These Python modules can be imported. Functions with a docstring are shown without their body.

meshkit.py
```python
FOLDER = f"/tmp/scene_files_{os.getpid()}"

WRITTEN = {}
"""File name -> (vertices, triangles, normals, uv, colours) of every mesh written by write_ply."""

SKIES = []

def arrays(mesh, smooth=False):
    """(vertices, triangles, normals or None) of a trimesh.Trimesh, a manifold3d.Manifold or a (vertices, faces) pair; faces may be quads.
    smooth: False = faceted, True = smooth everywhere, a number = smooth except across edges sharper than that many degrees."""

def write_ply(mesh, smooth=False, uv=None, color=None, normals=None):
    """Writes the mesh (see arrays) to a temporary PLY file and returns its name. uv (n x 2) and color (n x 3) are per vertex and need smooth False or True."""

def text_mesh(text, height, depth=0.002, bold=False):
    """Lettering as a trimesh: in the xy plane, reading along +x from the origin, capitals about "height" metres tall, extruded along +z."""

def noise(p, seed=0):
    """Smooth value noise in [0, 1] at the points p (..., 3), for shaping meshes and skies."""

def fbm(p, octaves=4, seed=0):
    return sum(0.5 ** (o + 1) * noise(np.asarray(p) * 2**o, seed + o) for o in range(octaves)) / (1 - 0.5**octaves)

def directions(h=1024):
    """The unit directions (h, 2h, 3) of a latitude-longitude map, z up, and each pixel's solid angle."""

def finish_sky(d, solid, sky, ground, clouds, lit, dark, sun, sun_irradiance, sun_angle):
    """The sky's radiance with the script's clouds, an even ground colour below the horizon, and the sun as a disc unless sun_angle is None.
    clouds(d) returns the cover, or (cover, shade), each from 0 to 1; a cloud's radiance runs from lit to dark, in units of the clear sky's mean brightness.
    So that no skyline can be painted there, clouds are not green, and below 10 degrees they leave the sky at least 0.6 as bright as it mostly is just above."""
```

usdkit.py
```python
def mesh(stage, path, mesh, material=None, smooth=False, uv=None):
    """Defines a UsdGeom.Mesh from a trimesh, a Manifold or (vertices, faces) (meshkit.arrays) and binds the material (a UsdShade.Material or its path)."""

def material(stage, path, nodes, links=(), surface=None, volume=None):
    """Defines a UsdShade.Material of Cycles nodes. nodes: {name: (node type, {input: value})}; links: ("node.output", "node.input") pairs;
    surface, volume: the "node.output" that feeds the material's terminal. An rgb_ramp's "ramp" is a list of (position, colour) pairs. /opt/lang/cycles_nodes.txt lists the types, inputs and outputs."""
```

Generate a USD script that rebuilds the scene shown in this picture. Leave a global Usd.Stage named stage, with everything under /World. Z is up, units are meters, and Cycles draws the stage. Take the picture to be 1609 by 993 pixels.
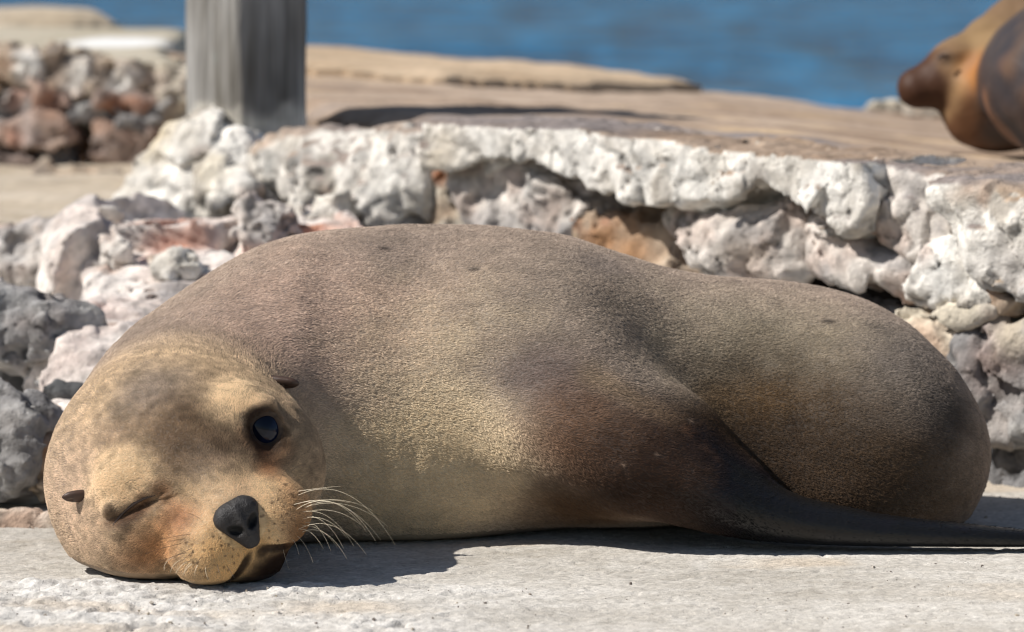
import math
import numpy as np
import trimesh
import usdkit
import meshkit
from scipy.interpolate import PchipInterpolator
from scipy.spatial import cKDTree
from pxr import Usd, UsdGeom, UsdLux, UsdShade, Gf, Sdf, Vt

# ------------------------------------------------------------------ camera, sky, sun, exposure
stage = Usd.Stage.CreateInMemory()
UsdGeom.SetStageUpAxis(stage, UsdGeom.Tokens.z)
UsdGeom.SetStageMetersPerUnit(stage, 1.0)
UsdGeom.Xform.Define(stage, '/World')
UsdGeom.Scope.Define(stage, '/World/Looks')
LOOKS = '/World/Looks/'

EXPOSURE = 0.34
CAM_H = 0.52                       # metres above the quay
PITCH = math.atan(596.5 / 6847.0)  # looking slightly down
camera = UsdGeom.Camera.Define(stage, '/World/camera')
camera.CreateHorizontalApertureAttr(23.5)
camera.CreateFocalLengthAttr(100.0)
camera.CreateFStopAttr(5.2)
camera.CreateFocusDistanceAttr(3.60)
camera.CreateClippingRangeAttr(Gf.Vec2f(0.05, 20000))
camera.CreateExposureAttr(EXPOSURE)
camera.AddTranslateOp().Set(Gf.Vec3d(0, 0, CAM_H))
camera.AddRotateXOp().Set(90 - math.degrees(PITCH))

SUN_EL, SUN_FRONT = math.radians(45), math.radians(18)
SUN = np.array([-math.cos(SUN_EL) * math.cos(SUN_FRONT), -math.cos(SUN_EL) * math.sin(SUN_FRONT), math.sin(SUN_EL)])
sky_mat = usdkit.material(stage, LOOKS + 'sky_light', {
    's': ('sky_texture', {'sky_type': 'single_scattering', 'sun_disc': False, 'sun_elevation': SUN_EL, 'sun_rotation': math.atan2(SUN[0], SUN[1])}),
    'b': ('background_shader', {'strength': 0.060})}, [('s.color', 'b.color')], surface='b.background')
dome = UsdLux.DomeLight.Define(stage, '/World/sky')
UsdShade.MaterialBindingAPI.Apply(dome.GetPrim()).Bind(sky_mat)
dome.GetPrim().SetCustomDataByKey('kind', 'structure')
sun = UsdLux.DistantLight.Define(stage, '/World/sun')
sun.CreateNormalizeAttr(True)
sun.CreateIntensityAttr(1.25)
sun.CreateAngleAttr(0.53)
sun.CreateColorAttr(Gf.Vec3f(1.0, 0.965, 0.91))
zx = SUN
xx = np.cross([0, 0, 1.0], zx); xx /= np.linalg.norm(xx)
yx = np.cross(zx, xx)
sun.AddTransformOp().Set(Gf.Matrix4d(*xx, 0, *yx, 0, *zx, 0, 0, 0, 0, 1))

# ------------------------------------------------------------------ helpers
F = 6847.0
CP, SP = math.cos(PITCH), math.sin(PITCH)
EYE = np.array([0, 0, CAM_H])


def P(px, py, d):
    """World point seen at pixel (px, py) of the 1609 x 993 photograph at distance d along +y."""
    a, b = (px - 804.5) / F, (496.5 - py) / F
    r = np.array([a, CP + b * SP, -SP + b * CP])
    return EYE + r * (d / r[1])


def project(p):
    q = np.asarray(p, float) - EYE
    f = q[..., 1] * CP - q[..., 2] * SP
    u = q[..., 1] * SP + q[..., 2] * CP
    return np.stack([804.5 + F * q[..., 0] / f, 496.5 - F * u / f], -1), f


def mpp(d):
    return d / F


USED = {}


def path(name, parent=None):
    base = (parent.GetPath().pathString if parent is not None else '/World') + '/' + name
    n = USED.get(base, 0)
    USED[base] = n + 1
    return base if n == 0 else f'{base}_{n:03d}'


def tag(prim, label=None, cat=None, group=None, kind=None):
    for k, v in (('label', label), ('category', cat), ('group', group), ('kind', kind)):
        if v:
            prim.SetCustomDataByKey(k, v)
    return prim


def obj(name, mesh, mat, parent=None, smooth=True, color=None, vis_normals=None):
    m = usdkit.mesh(stage, path(name, parent), mesh, mat, smooth=smooth)
    if color is not None:
        UsdGeom.PrimvarsAPI(m).CreatePrimvar('displayColor', Sdf.ValueTypeNames.Color3fArray, 'vertex').Set(
            Vt.Vec3fArray.FromNumpy(np.asarray(color, np.float32)))
    return m.GetPrim()


def thing(name, label, cat, group=None, loc=None):
    x = UsdGeom.Xform.Define(stage, path(name))
    return tag(x.GetPrim(), label, cat, group)


fbm, noise = meshkit.fbm, meshkit.noise


def smin(a, b, k):
    h = np.maximum(k - np.abs(a - b), 0) / k
    return np.minimum(a, b) - h * h * k * 0.25


def smax(a, b, k):
    return -smin(-a, -b, k)


def sstep(a, b, x):
    t = np.clip((x - a) / (b - a), 0, 1)
    return t * t * (3 - 2 * t)


def ell(p, c, R, B=None):
    q = p - np.asarray(c)
    if B is not None:
        q = q @ np.asarray(B).T       # rows of B are the local axes
    R = np.asarray(R, float)
    k0 = np.linalg.norm(q / R, axis=-1)
    k1 = np.linalg.norm(q / (R * R), axis=-1)
    return np.where(k1 > 1e-9, k0 * (k0 - 1) / np.maximum(k1, 1e-9), -R.min())


def cap(p, a, b, ra, rb, S=None):
    """Tapered capsule; S stretches space (per axis) to flatten it."""
    a, b = np.asarray(a, float), np.asarray(b, float)
    if S is not None:
        p, a, b = p * S, a * S, b * S
    ab = b - a
    t = np.clip(((p - a) @ ab) / (ab @ ab), 0, 1)
    return np.linalg.norm(p - a - t[..., None] * ab, axis=-1) - (ra + (rb - ra) * t)


def nets(f, lo, hi, step, chunk=True):
    """Naive surface nets of the implicit function f (negative inside)."""
    lo, hi = np.asarray(lo, float), np.asarray(hi, float)
    n = np.ceil((hi - lo) / step).astype(int) + 1
    ax = [lo[k] + np.arange(n[k]) * step for k in range(3)]
    V = np.empty(n)
    for i0 in range(0, n[0], 24):
        g = np.stack(np.meshgrid(ax[0][i0:i0 + 24], ax[1], ax[2], indexing='ij'), -1)
        V[i0:i0 + 24] = f(g.reshape(-1, 3)).reshape(g.shape[:3])
    V[0], V[-1], V[:, 0], V[:, -1], V[:, :, 0], V[:, :, -1] = 1, 1, 1, 1, 1, 1
    S = V < 0
    c = sum(S[i:n[0] - 1 + i, j:n[1] - 1 + j, k:n[2] - 1 + k].astype(np.int8) for i in (0, 1) for j in (0, 1) for k in (0, 1))
    cells = np.argwhere((c > 0) & (c < 8))
    idx = np.full(n - 1, -1, int)
    idx[tuple(cells.T)] = np.arange(len(cells))
    acc, cnt = np.zeros((len(cells), 3)), np.zeros(len(cells))
    off = np.array([[i, j, k] for i in (0, 1) for j in (0, 1) for k in (0, 1)])
    for A in range(8):
        for Bx in range(A + 1, 8):
            if np.abs(off[A] - off[Bx]).sum() != 1:
                continue
            va, vb = V[tuple((cells + off[A]).T)], V[tuple((cells + off[Bx]).T)]
            m = (va < 0) != (vb < 0)
            t = np.where(m, va / np.where(m, va - vb, 1), 0)
            acc += np.where(m[:, None], off[A] + t[:, None] * (off[Bx] - off[A]), 0)
            cnt += m
    verts = lo + (cells + acc / cnt[:, None]) * step
    quads = []
    for k in range(3):
        a, b = [(1, 2), (2, 0), (0, 1)][k]
        sl0, sl1 = [slice(None)] * 3, [slice(None)] * 3
        sl0[k], sl1[k] = slice(0, -1), slice(1, None)
        d = S[tuple(sl0)].astype(np.int8) - S[tuple(sl1)].astype(np.int8)
        e = np.argwhere(d != 0)
        sg = d[tuple(e.T)]
        ea, eb = np.eye(3, dtype=int)[a], np.eye(3, dtype=int)[b]
        q = np.stack([idx[tuple((e + o).T)] for o in (-ea - eb, -eb, 0 * ea, -ea)], 1)
        q[sg < 0] = q[sg < 0][:, ::-1]
        quads.append(q)
    q = np.vstack(quads)
    q = q[(q >= 0).all(1)]
    return verts, np.vstack([q[:, [0, 1, 2]], q[:, [0, 2, 3]]])


def normals_of(v, f):
    n = np.zeros_like(v)
    fn = np.cross(v[f[:, 1]] - v[f[:, 0]], v[f[:, 2]] - v[f[:, 0]])
    for k in range(3):
        np.add.at(n, f[:, k], fn)
    return n / np.maximum(np.linalg.norm(n, axis=1, keepdims=True), 1e-12)


def refine(v, f, mark):
    """Splits the marked triangles in four; neighbours are split so that no cracks open."""
    e = np.sort(f[:, [[0, 1], [1, 2], [2, 0]]].reshape(-1, 2), 1)
    key = e[:, 0].astype(np.int64) * len(v) + e[:, 1]
    uniq, first, inv = np.unique(key, return_index=True, return_inverse=True)
    split = np.zeros(len(uniq), bool)
    split[inv.reshape(-1, 3)[mark].ravel()] = True
    new = np.full(len(uniq), -1)
    new[split] = len(v) + np.arange(split.sum())
    ee = e[first[split]]
    v2 = np.vstack([v, (v[ee[:, 0]] + v[ee[:, 1]]) / 2])
    m = new[inv].reshape(-1, 3)
    s = (m >= 0)
    k = s.sum(1)
    out = [f[k == 0]]
    a3, m3 = f[k == 3], m[k == 3]
    out += [np.stack(x, 1) for x in ((a3[:, 0], m3[:, 0], m3[:, 2]), (m3[:, 0], a3[:, 1], m3[:, 1]), (m3[:, 2], m3[:, 1], a3[:, 2]), (m3[:, 0], m3[:, 1], m3[:, 2]))]
    for r in range(3):
        o = [(r + j) % 3 for j in range(3)]
        w = (k == 1) & s[:, r]
        a, mm = f[w][:, o], m[w][:, o]
        out += [np.stack(x, 1) for x in ((a[:, 0], mm[:, 0], a[:, 2]), (mm[:, 0], a[:, 1], a[:, 2]))]
        w = (k == 2) & ~s[:, r]
        a, mm = f[w][:, o], m[w][:, o]     # edges 1 and 2 are split
        out += [np.stack(x, 1) for x in ((mm[:, 1], a[:, 2], mm[:, 2]), (a[:, 0], a[:, 1], mm[:, 1]), (a[:, 0], mm[:, 1], mm[:, 2]))]
    return v2, np.vstack(out)


def to_surface(f, v, n_iter=3, h=4e-4):
    for _ in range(n_iter):
        d = f(v)
        g = np.stack([f(v + np.eye(3)[k] * h) - f(v - np.eye(3)[k] * h) for k in range(3)], 1) / (2 * h)
        g2 = np.maximum((g * g).sum(1, keepdims=True), 0.15)
        st = d[:, None] * g / g2
        ln = np.linalg.norm(st, axis=1, keepdims=True)
        v = v - st * np.minimum(1, 0.004 / np.maximum(ln, 1e-9))
    return v


def poly_sdf(q, poly):
    """Signed distance (negative inside) of 2-D points to a polygon."""
    d = np.full(len(q), 1e9)
    s = np.zeros(len(q), bool)
    n = len(poly)
    for i in range(n):
        a, b = poly[i], poly[(i + 1) % n]
        e, w = b - a, q - a
        t = np.clip((w @ e) / max(e @ e, 1e-12), 0, 1)
        d = np.minimum(d, ((w - t[:, None] * e) ** 2).sum(1))
        c = (a[1] > q[:, 1]) != (b[1] > q[:, 1])
        xi = a[0] + (q[:, 1] - a[1]) * e[0] / (e[1] if abs(e[1]) > 1e-12 else 1e-12)
        s ^= c & (q[:, 0] < xi)
    return np.sqrt(d) * np.where(s, -1, 1)


# ------------------------------------------------------------------ materials
def rock_material(name, bump=0.004, rough=0.92, contrast=0.35, k=1.0):
    return usdkit.material(stage, LOOKS + name, {
        'g': ('geometry', {}),
        'a': ('attribute', {'attribute': 'displayColor'}),
        'n1': ('noise_texture', {'scale': 60.0 * k, 'detail': 8.0, 'roughness': 0.65}),
        'n2': ('noise_texture', {'scale': 330.0 * k, 'detail': 4.0, 'roughness': 0.6}),
        'v': ('voronoi_texture', {'scale': 95.0 * k}),
        'r': ('map_range', {'from_min': 0.3, 'from_max': 0.7, 'to_min': 1 - contrast, 'to_max': 1 + contrast}),
        'c': ('vector_math', {'math_type': 'scale'}),
        'pit': ('map_range', {'from_min': 0.0, 'from_max': 0.35, 'to_min': 0.0, 'to_max': 1.0, 'clamp': True}),
        'h1': ('math', {'math_type': 'multiply_add', 'value2': 0.35}),
        'h2': ('math', {'math_type': 'multiply_add', 'value2': 0.35}),
        'b': ('bump', {'strength': 0.9, 'distance': bump}),
        'p': ('principled_bsdf', {'roughness': rough, 'diffuse_roughness': 0.6, 'specular_ior_level': 0.25}),
    }, [('g.position', 'n1.vector'), ('g.position', 'n2.vector'), ('g.position', 'v.vector'),
        ('n1.fac', 'r.value'), ('a.color', 'c.vector1'), ('r.result', 'c.scale'), ('c.vector', 'p.base_color'),
        ('v.distance', 'pit.value'), ('pit.result', 'h1.value1'), ('n1.fac', 'h1.value3'),
        ('n2.fac', 'h2.value1'), ('h1.value', 'h2.value3'), ('h2.value', 'b.height'), ('b.normal', 'p.normal')], surface='p.BSDF')


M_ROCK = rock_material('rock', 0.005)
M_SLAB = rock_material('slab', 0.002, contrast=0.2)
M_GROUND = rock_material('quay_concrete', 0.0016, contrast=0.30, k=3.2)

M_SKIN = usdkit.material(stage, LOOKS + 'sea_lion_skin', {
    'g': ('geometry', {}), 'a': ('attribute', {'attribute': 'displayColor'}),
    'm': ('mapping', {'scale': (280.0, 600.0, 600.0)}),
    'n': ('noise_texture', {'scale': 1.0, 'detail': 4.0, 'roughness': 0.6}),
    'r': ('map_range', {'from_min': 0.3, 'from_max': 0.7, 'to_min': 0.75, 'to_max': 1.2}),
    'c': ('vector_math', {'math_type': 'scale'}),
    'b': ('bump', {'strength': 0.5, 'distance': 0.0012}),
    'bw': ('rgb_to_bw', {}), 'rr': ('map_range', {'from_min': 0.009, 'from_max': 0.018, 'to_min': 0.30, 'to_max': 0.72, 'clamp': True}),
    'p': ('principled_bsdf', {'roughness': 0.55, 'specular_ior_level': 0.35}),
}, [('a.color', 'bw.color'), ('bw.val', 'rr.value'), ('rr.result', 'p.roughness'), ('g.position', 'm.vector'), ('m.vector', 'n.vector'), ('n.fac', 'r.value'), ('a.color', 'c.vector1'), ('r.result', 'c.scale'),
    ('c.vector', 'p.base_color'), ('n.fac', 'b.height'), ('b.normal', 'p.normal')], surface='p.BSDF')
M_FUR = usdkit.material(stage, LOOKS + 'sea_lion_fur', {
    'a': ('attribute', {'attribute': 'displayColor'}),
    'p': ('principled_bsdf', {'roughness': 0.65, 'specular_ior_level': 0.06}),
}, [('a.color', 'p.base_color')], surface='p.BSDF')
M_WET = usdkit.material(stage, LOOKS + 'wet_fur', {
    'g': ('geometry', {}), 'a': ('attribute', {'attribute': 'displayColor'}),
    'n': ('noise_texture', {'scale': 140.0, 'detail': 3.0}),
    'b': ('bump', {'strength': 0.35, 'distance': 0.002}),
    'p': ('principled_bsdf', {'roughness': 0.6, 'specular_ior_level': 0.2}),
}, [('g.position', 'n.vector'), ('a.color', 'p.base_color'), ('n.fac', 'b.height'), ('b.normal', 'p.normal')], surface='p.BSDF')


def plain(name, col, rough=0.5, spec=0.5, bump_scale=None, bump=0.001):
    nodes = {'p': ('principled_bsdf', {'base_color': col, 'roughness': rough, 'specular_ior_level': spec})}
    links = []
    if bump_scale:
        nodes |= {'g': ('geometry', {}), 'n': ('noise_texture', {'scale': bump_scale, 'detail': 4.0}), 'b': ('bump', {'strength': 0.6, 'distance': bump})}
        links = [('g.position', 'n.vector'), ('n.fac', 'b.height'), ('b.normal', 'p.normal')]
    return usdkit.material(stage, LOOKS + name, nodes, links, surface='p.BSDF')


M_EYE = usdkit.material(stage, LOOKS + 'eye', {
    'p': ('principled_bsdf', {'base_color': (0.003, 0.005, 0.013), 'roughness': 0.08, 'specular_ior_level': 0.3})}, [], surface='p.BSDF')
M_NOSE = usdkit.material(stage, LOOKS + 'nose_skin', {
    'g': ('geometry', {}), 'a': ('attribute', {'attribute': 'displayColor'}),
    'n': ('voronoi_texture', {'scale': 800.0}), 'b': ('bump', {'strength': 0.5, 'distance': 0.0008}),
    'p': ('principled_bsdf', {'roughness': 0.6, 'specular_ior_level': 0.3}),
}, [('g.position', 'n.vector'), ('a.color', 'p.base_color'), ('n.distance', 'b.height'), ('b.normal', 'p.normal')], surface='p.BSDF')
M_EAR = plain('ear_skin', (0.05, 0.028, 0.019), 0.5, 0.4, 500.0, 0.0006)
M_LID = plain('eyelid_skin', (0.03, 0.017, 0.012), 0.4, 0.5, 500.0, 0.0006)
M_WHISK = plain('whisker_pale', (0.72, 0.62, 0.45), 0.35, 0.5)
M_WHISK2 = plain('whisker_dark', (0.05, 0.035, 0.025), 0.35, 0.5)
M_CORE = plain('dark_rubble', (0.04, 0.034, 0.03), 0.95, 0.1, 60.0, 0.02)

M_WATER = usdkit.material(stage, LOOKS + 'sea_water', {
    'g': ('geometry', {}),
    'm1': ('mapping', {'scale': (0.70, 0.20, 1.0)}),
    'n1': ('noise_texture', {'scale': 1.0, 'detail': 5.0, 'roughness': 0.6}),
    'm2': ('mapping', {'scale': (0.10, 0.05, 1.0)}),
    'n2': ('noise_texture', {'scale': 1.0, 'detail': 3.0, 'roughness': 0.5}),
    'h': ('math', {'math_type': 'multiply_add', 'value2': 2.0}),
    'b': ('bump', {'strength': 1.0, 'distance': 2.2}),
    'cr': ('rgb_ramp', {'ramp': [(0.43, (0.000, 0.034, 0.095)), (0.57, (0.002, 0.130, 0.29))]}),
    'p': ('principled_bsdf', {'roughness': 0.2, 'ior': 1.33, 'specular_ior_level': 0.08}),
}, [('g.position', 'm1.vector'), ('m1.vector', 'n1.vector'), ('g.position', 'm2.vector'), ('m2.vector', 'n2.vector'),
    ('n2.fac', 'h.value1'), ('n1.fac', 'h.value3'), ('h.value', 'b.height'), ('b.normal', 'p.normal'),
    ('n1.fac', 'cr.fac'), ('cr.color', 'p.base_color')], surface='p.BSDF')

M_WOOD = usdkit.material(stage, LOOKS + 'weathered_wood', {
    'g': ('geometry', {}), 'a': ('attribute', {'attribute': 'displayColor'}),
    'm': ('mapping', {'scale': (160.0, 160.0, 7.0)}),
    'n': ('noise_texture', {'scale': 1.0, 'detail': 6.0, 'roughness': 0.6, 'distortion': 0.4}),
    'r': ('map_range', {'from_min': 0.3, 'from_max': 0.7, 'to_min': 0.62, 'to_max': 1.25}),
    'c': ('vector_math', {'math_type': 'scale'}),
    'b': ('bump', {'strength': 0.8, 'distance': 0.004}),
    'p': ('principled_bsdf', {'roughness': 0.85, 'specular_ior_level': 0.2}),
}, [('g.position', 'm.vector'), ('m.vector', 'n.vector'), ('n.fac', 'r.value'), ('a.color', 'c.vector1'), ('r.result', 'c.scale'),
    ('c.vector', 'p.base_color'), ('n.fac', 'b.height'), ('b.normal', 'p.normal')], surface='p.BSDF')

# ------------------------------------------------------------------ the setting: quay, sea, platform
# quay: one sheet, fine where the picture looks, coarse beyond
gx = np.unique(np.concatenate([np.linspace(-7, -0.75, 26), np.arange(-0.70, 0.62, 0.0033), np.linspace(0.62, 7, 28)]))
gy = np.unique(np.concatenate([np.linspace(-6, 3.15, 30), np.arange(3.15, 4.25, 0.0033), np.linspace(4.25, 5.2, 20)]))
GX, GY = np.meshgrid(gx, gy, indexing='ij')
gp = np.stack([GX, GY, 0 * GX], -1)
edge_y = 3.50 + 0.05 * (fbm(np.stack([GX * 6, 0 * GX, 0 * GX], -1), 3, 5) - 0.5) * 2 + 0.10 * sstep(-0.1, 0.35, GX) * -1 + 0.02 * np.sin(GX * 9)
front = sstep(0.015, -0.02, GY - edge_y)                     # rough broken front part
left = sstep(0.10, -0.16, GX)
rough = front * (0.06 + 0.94 * left) * (.45 + .55 * sstep(.40, .58, fbm(np.stack([GX, GY, 0 * GX], -1) * 11, 3, 6)))
f1, f2, f3 = fbm(gp * 14, 4, 3), fbm(gp * 45, 4, 8), fbm(gp * 110, 3, 12)
f4 = fbm(gp * 230, 2, 14)
pitm = sstep(.60, .78, fbm(gp * 60, 3, 15))
GZ = (f1 - 0.5) * 0.0018 + rough * ((f1 - 0.5) * 0.006 + np.abs(f2 - 0.5) * -0.006 + (f3 - 0.5) * 0.006 + (f4 - .5) * .004 - pitm * .006 + 0.004)
GZ += (1 - rough) * ((f3 - 0.5) * 0.0008 + (f4 - .5) * .0012 - 0.0020 * sstep(0.66, 0.76, f3))
GZ = GZ - 0.0015
cy_ = 3.512 + .85 * (GX + .412) + .05 * (f2 - .5)
crack = np.exp(-((GY - cy_) / (.004 + .006 * sstep(-.35, -.42, GX))) ** 2) * sstep(-0.325, -0.35, GX)
GZ -= crack * 0.014 + .005 * sstep(.0, .01, GY - cy_) * sstep(-.30, -.36, GX)
fade = sstep(.55, .75, np.abs(GX)) + sstep(3.2, 3.0, GY)
GZ = GZ * np.clip(1 - fade, 0, 1) - 0.002
nx, ny = GX.shape
ii, jj = np.meshgrid(np.arange(nx - 1), np.arange(ny - 1), indexing='ij')
q = np.stack([ii * ny + jj, (ii + 1) * ny + jj, (ii + 1) * ny + jj + 1, ii * ny + jj + 1], -1).reshape(-1, 4)
gf = np.vstack([q[:, [0, 1, 2]], q[:, [0, 2, 3]]])
tone = fbm(gp * np.array([5, 9, 1]), 4, 31)[..., None]
fine = fbm(gp * 70, 3, 33)[..., None]
base = np.array([.47, .435, .385]) + (tone - .5) * np.array([.22, .22, .22]) + (fine - .5) * .16
white = np.array([.60, .57, .53]) + (fine - .5) * .25 + (tone - .5) * .2
gc = base * (1 - rough[..., None]) + white * rough[..., None]
tan = sstep(.56, .72, fbm(gp * np.array([4, 8, 1]) + 9, 3, 44))[..., None] * .5
gc = gc * (1 - tan) + np.array([.50, .40, .29]) * tan
crack_tone = (crack * .75)[..., None]  # crack coloured darker than the concrete around it
gc = gc * (1 - crack_tone) + np.array([.09, .075, .055]) * crack_tone
quay = obj('concrete_quay', (np.stack([GX, GY, GZ], -1).reshape(-1, 3), gf), M_GROUND, color=np.clip(gc, .03, .85).reshape(-1, 3))
tag(quay, 'pale grey rough concrete quay the sea lion lies on', 'quay', kind='structure')

# sea
wx = np.linspace(-1500, 1500, 60)
wy = np.concatenate([np.linspace(4.0, 200, 60), np.linspace(230, 6000, 40)])
WX, WY = np.meshgrid(wx, wy, indexing='ij')
ii, jj = np.meshgrid(np.arange(len(wx) - 1), np.arange(len(wy) - 1), indexing='ij')
n1 = len(wy)
q = np.stack([ii * n1 + jj, (ii + 1) * n1 + jj, (ii + 1) * n1 + jj + 1, ii * n1 + jj + 1], -1).reshape(-1, 4)
sea = obj('sea', (np.stack([WX, WY, 0 * WX - 1.1], -1).reshape(-1, 3), q), M_WATER)
tag(sea, 'blue rippled sea behind the stone platform', 'water', kind='structure')

WR, WL = np.array([.482, 4.1]), np.array([-.101, 4.8])       # the oblique front line of the near wall
wdir = (WL - WR) / np.linalg.norm(WL - WR)                   # along it, towards the left and away
wnor = np.array([-wdir[1], wdir[0]])                         # outwards, towards camera-left


def plat_z(x, y):
    e = (np.asarray(x) - .482) * -.768 + (np.asarray(y) - 4.1) * -.64      # metres in front of the wall line
    return .28 - .063 * (x - .482) - .0045 * (y - 4.1) + .015 * sstep(-.03, -.45, e) * sstep(.60, .25, x)


def sheet(name, poly, zfun, bottom, step, mat, colfun, label, cat, kind=None, jag=0.01, seed=0):
    """A solid with a rough top over a plan polygon and sides down to bottom."""
    poly = np.asarray(poly, float)
    lo, hi = poly.min(0) - .03, poly.max(0) + .03
    xs, ys = np.arange(lo[0], hi[0], step), np.arange(lo[1], hi[1], step)
    X, Y = np.meshgrid(xs, ys, indexing='ij')
    p3 = np.stack([X, Y, 0 * X], -1)
    s = poly_sdf(np.stack([X, Y], -1).reshape(-1, 2), poly).reshape(X.shape) + (fbm(p3 * 9, 4, seed) - .5) * jag * 2
    Z = zfun(X, Y, s)
    keep = s < 0
    n = len(ys)
    ii, jj = np.meshgrid(np.arange(len(xs) - 1), np.arange(n - 1), indexing='ij')
    ok = (keep[:-1, :-1] & keep[1:, :-1] & keep[1:, 1:] & keep[:-1, 1:]).ravel()
    q = np.stack([ii * n + jj, (ii + 1) * n + jj, (ii + 1) * n + jj + 1, ii * n + jj + 1], -1).reshape(-1, 4)[ok]
    f = np.vstack([q[:, [0, 1, 2]], q[:, [0, 2, 3]]])
    v = np.stack([X, Y, Z], -1).reshape(-1, 3)
    col = colfun(v, s.ravel())
    e = np.sort(q[:, [[0, 1], [1, 2], [2, 3], [3, 0]]].reshape(-1, 2), 1)
    d = q[:, [[0, 1], [1, 2], [2, 3], [3, 0]]].reshape(-1, 2)
    key = e[:, 0] * len(v) + e[:, 1]
    u, first, cnt = np.unique(key, return_index=True, return_counts=True)
    b = d[first[cnt == 1]]
    ids = np.unique(b)
    low = {int(a): len(v) + i for i, a in enumerate(ids)}
    vl = v[ids].copy(); vl[:, 2] = bottom
    lb = np.array([[low[int(x)] for x in r] for r in b])
    f = np.vstack([f, np.stack([b[:, 1], b[:, 0], lb[:, 0]], 1), np.stack([b[:, 1], lb[:, 0], lb[:, 1]], 1)])
    v, col = np.vstack([v, vl]), np.vstack([col, col[ids]])
    usedv = np.unique(f); rem = np.full(len(v), -1); rem[usedv] = np.arange(len(usedv))
    o = obj(name, (v[usedv], rem[f]), mat, smooth=40 if False else True, color=np.clip(col[usedv], .02, .85))
    return tag(o, label, cat, kind=kind)


def plat_col(v, s):
    a = fbm(v * np.array([3.0, 7.0, 1]), 4, 61)[:, None]
    b = fbm(v * np.array([9.0, 20.0, 1]), 4, 62)[:, None]
    c = np.array([.34, .255, .19]) + (a - .5) * np.array([.34, .30, .26]) + (b - .5) * np.array([.30, .26, .22])
    g = sstep(.55, .68, fbm(v * np.array([2.2, 5.0, 1]) + 3, 3, 63))[:, None] * .75
    c = c * (1 - g) + np.array([.19, .175, .18]) * g
    o = sstep(.6, .74, fbm(v * np.array([4, 11, 1]) + 7, 3, 64))[:, None] * .7
    return c * (1 - o) + np.array([.50, .36, .22]) * o


def off(p, k):
    return np.asarray(p) + wnor * k


sheet('stone_platform', [off((1.9, 2.4), -.13), off(WR, -.12), off(WL, -.12), off((-.33, 5.09), -.12), (-.39, 5.6), (-.44, 6.2), (-.62, 6.62), (-.1, 6.6), (.3, 6.45), (.7, 6.4), (3.2, 6.2), (3.2, 2.4)],
      lambda X, Y, s: plat_z(X, Y) - .003 + (fbm(np.stack([X * 4, Y * 4, 0 * X], -1), 4, 21) - .5) * .007 + (fbm(np.stack([X * 22, Y * 16, 0 * X], -1), 4, 22) - .5) * .009 - .02 * sstep(-.05, 0, s),
      -1.3, .012, M_SLAB, plat_col, 'broad tan worn stone platform top behind the sea lion, beside the sea', 'platform', kind='structure', seed=2)


# ------------------------------------------------------------------ rocks
PAL = {
    'white': ([.72, .685, .63], [.56, .52, .46], [.36, .32, .27]),
    'cream': ([.58, .52, .42], [.45, .40, .34], [.34, .25, .17]),
    'grey': ([.34, .325, .31], [.22, .21, .205], [.45, .43, .40]),
    'lava': ([.17, .165, .165], [.10, .10, .10], [.30, .29, .28]),
    'coral': ([.62, .57, .52], [.50, .42, .37], [.34, .315, .30]),
    'tan': ([.46, .37, .28], [.36, .28, .21], [.24, .20, .17]),
    'pink': ([.70, .64, .59], [.60, .52, .47], [.44, .40, .38]),
    'rust': ([.40, .19, .10], [.30, .15, .09], [.42, .30, .22]),
    'orange': ([.45, .21, .07], [.36, .16, .06], [.5, .34, .18]),
    'brown': ([.36, .26, .21], [.27, .21, .18], [.44, .34, .28]),
}


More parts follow.
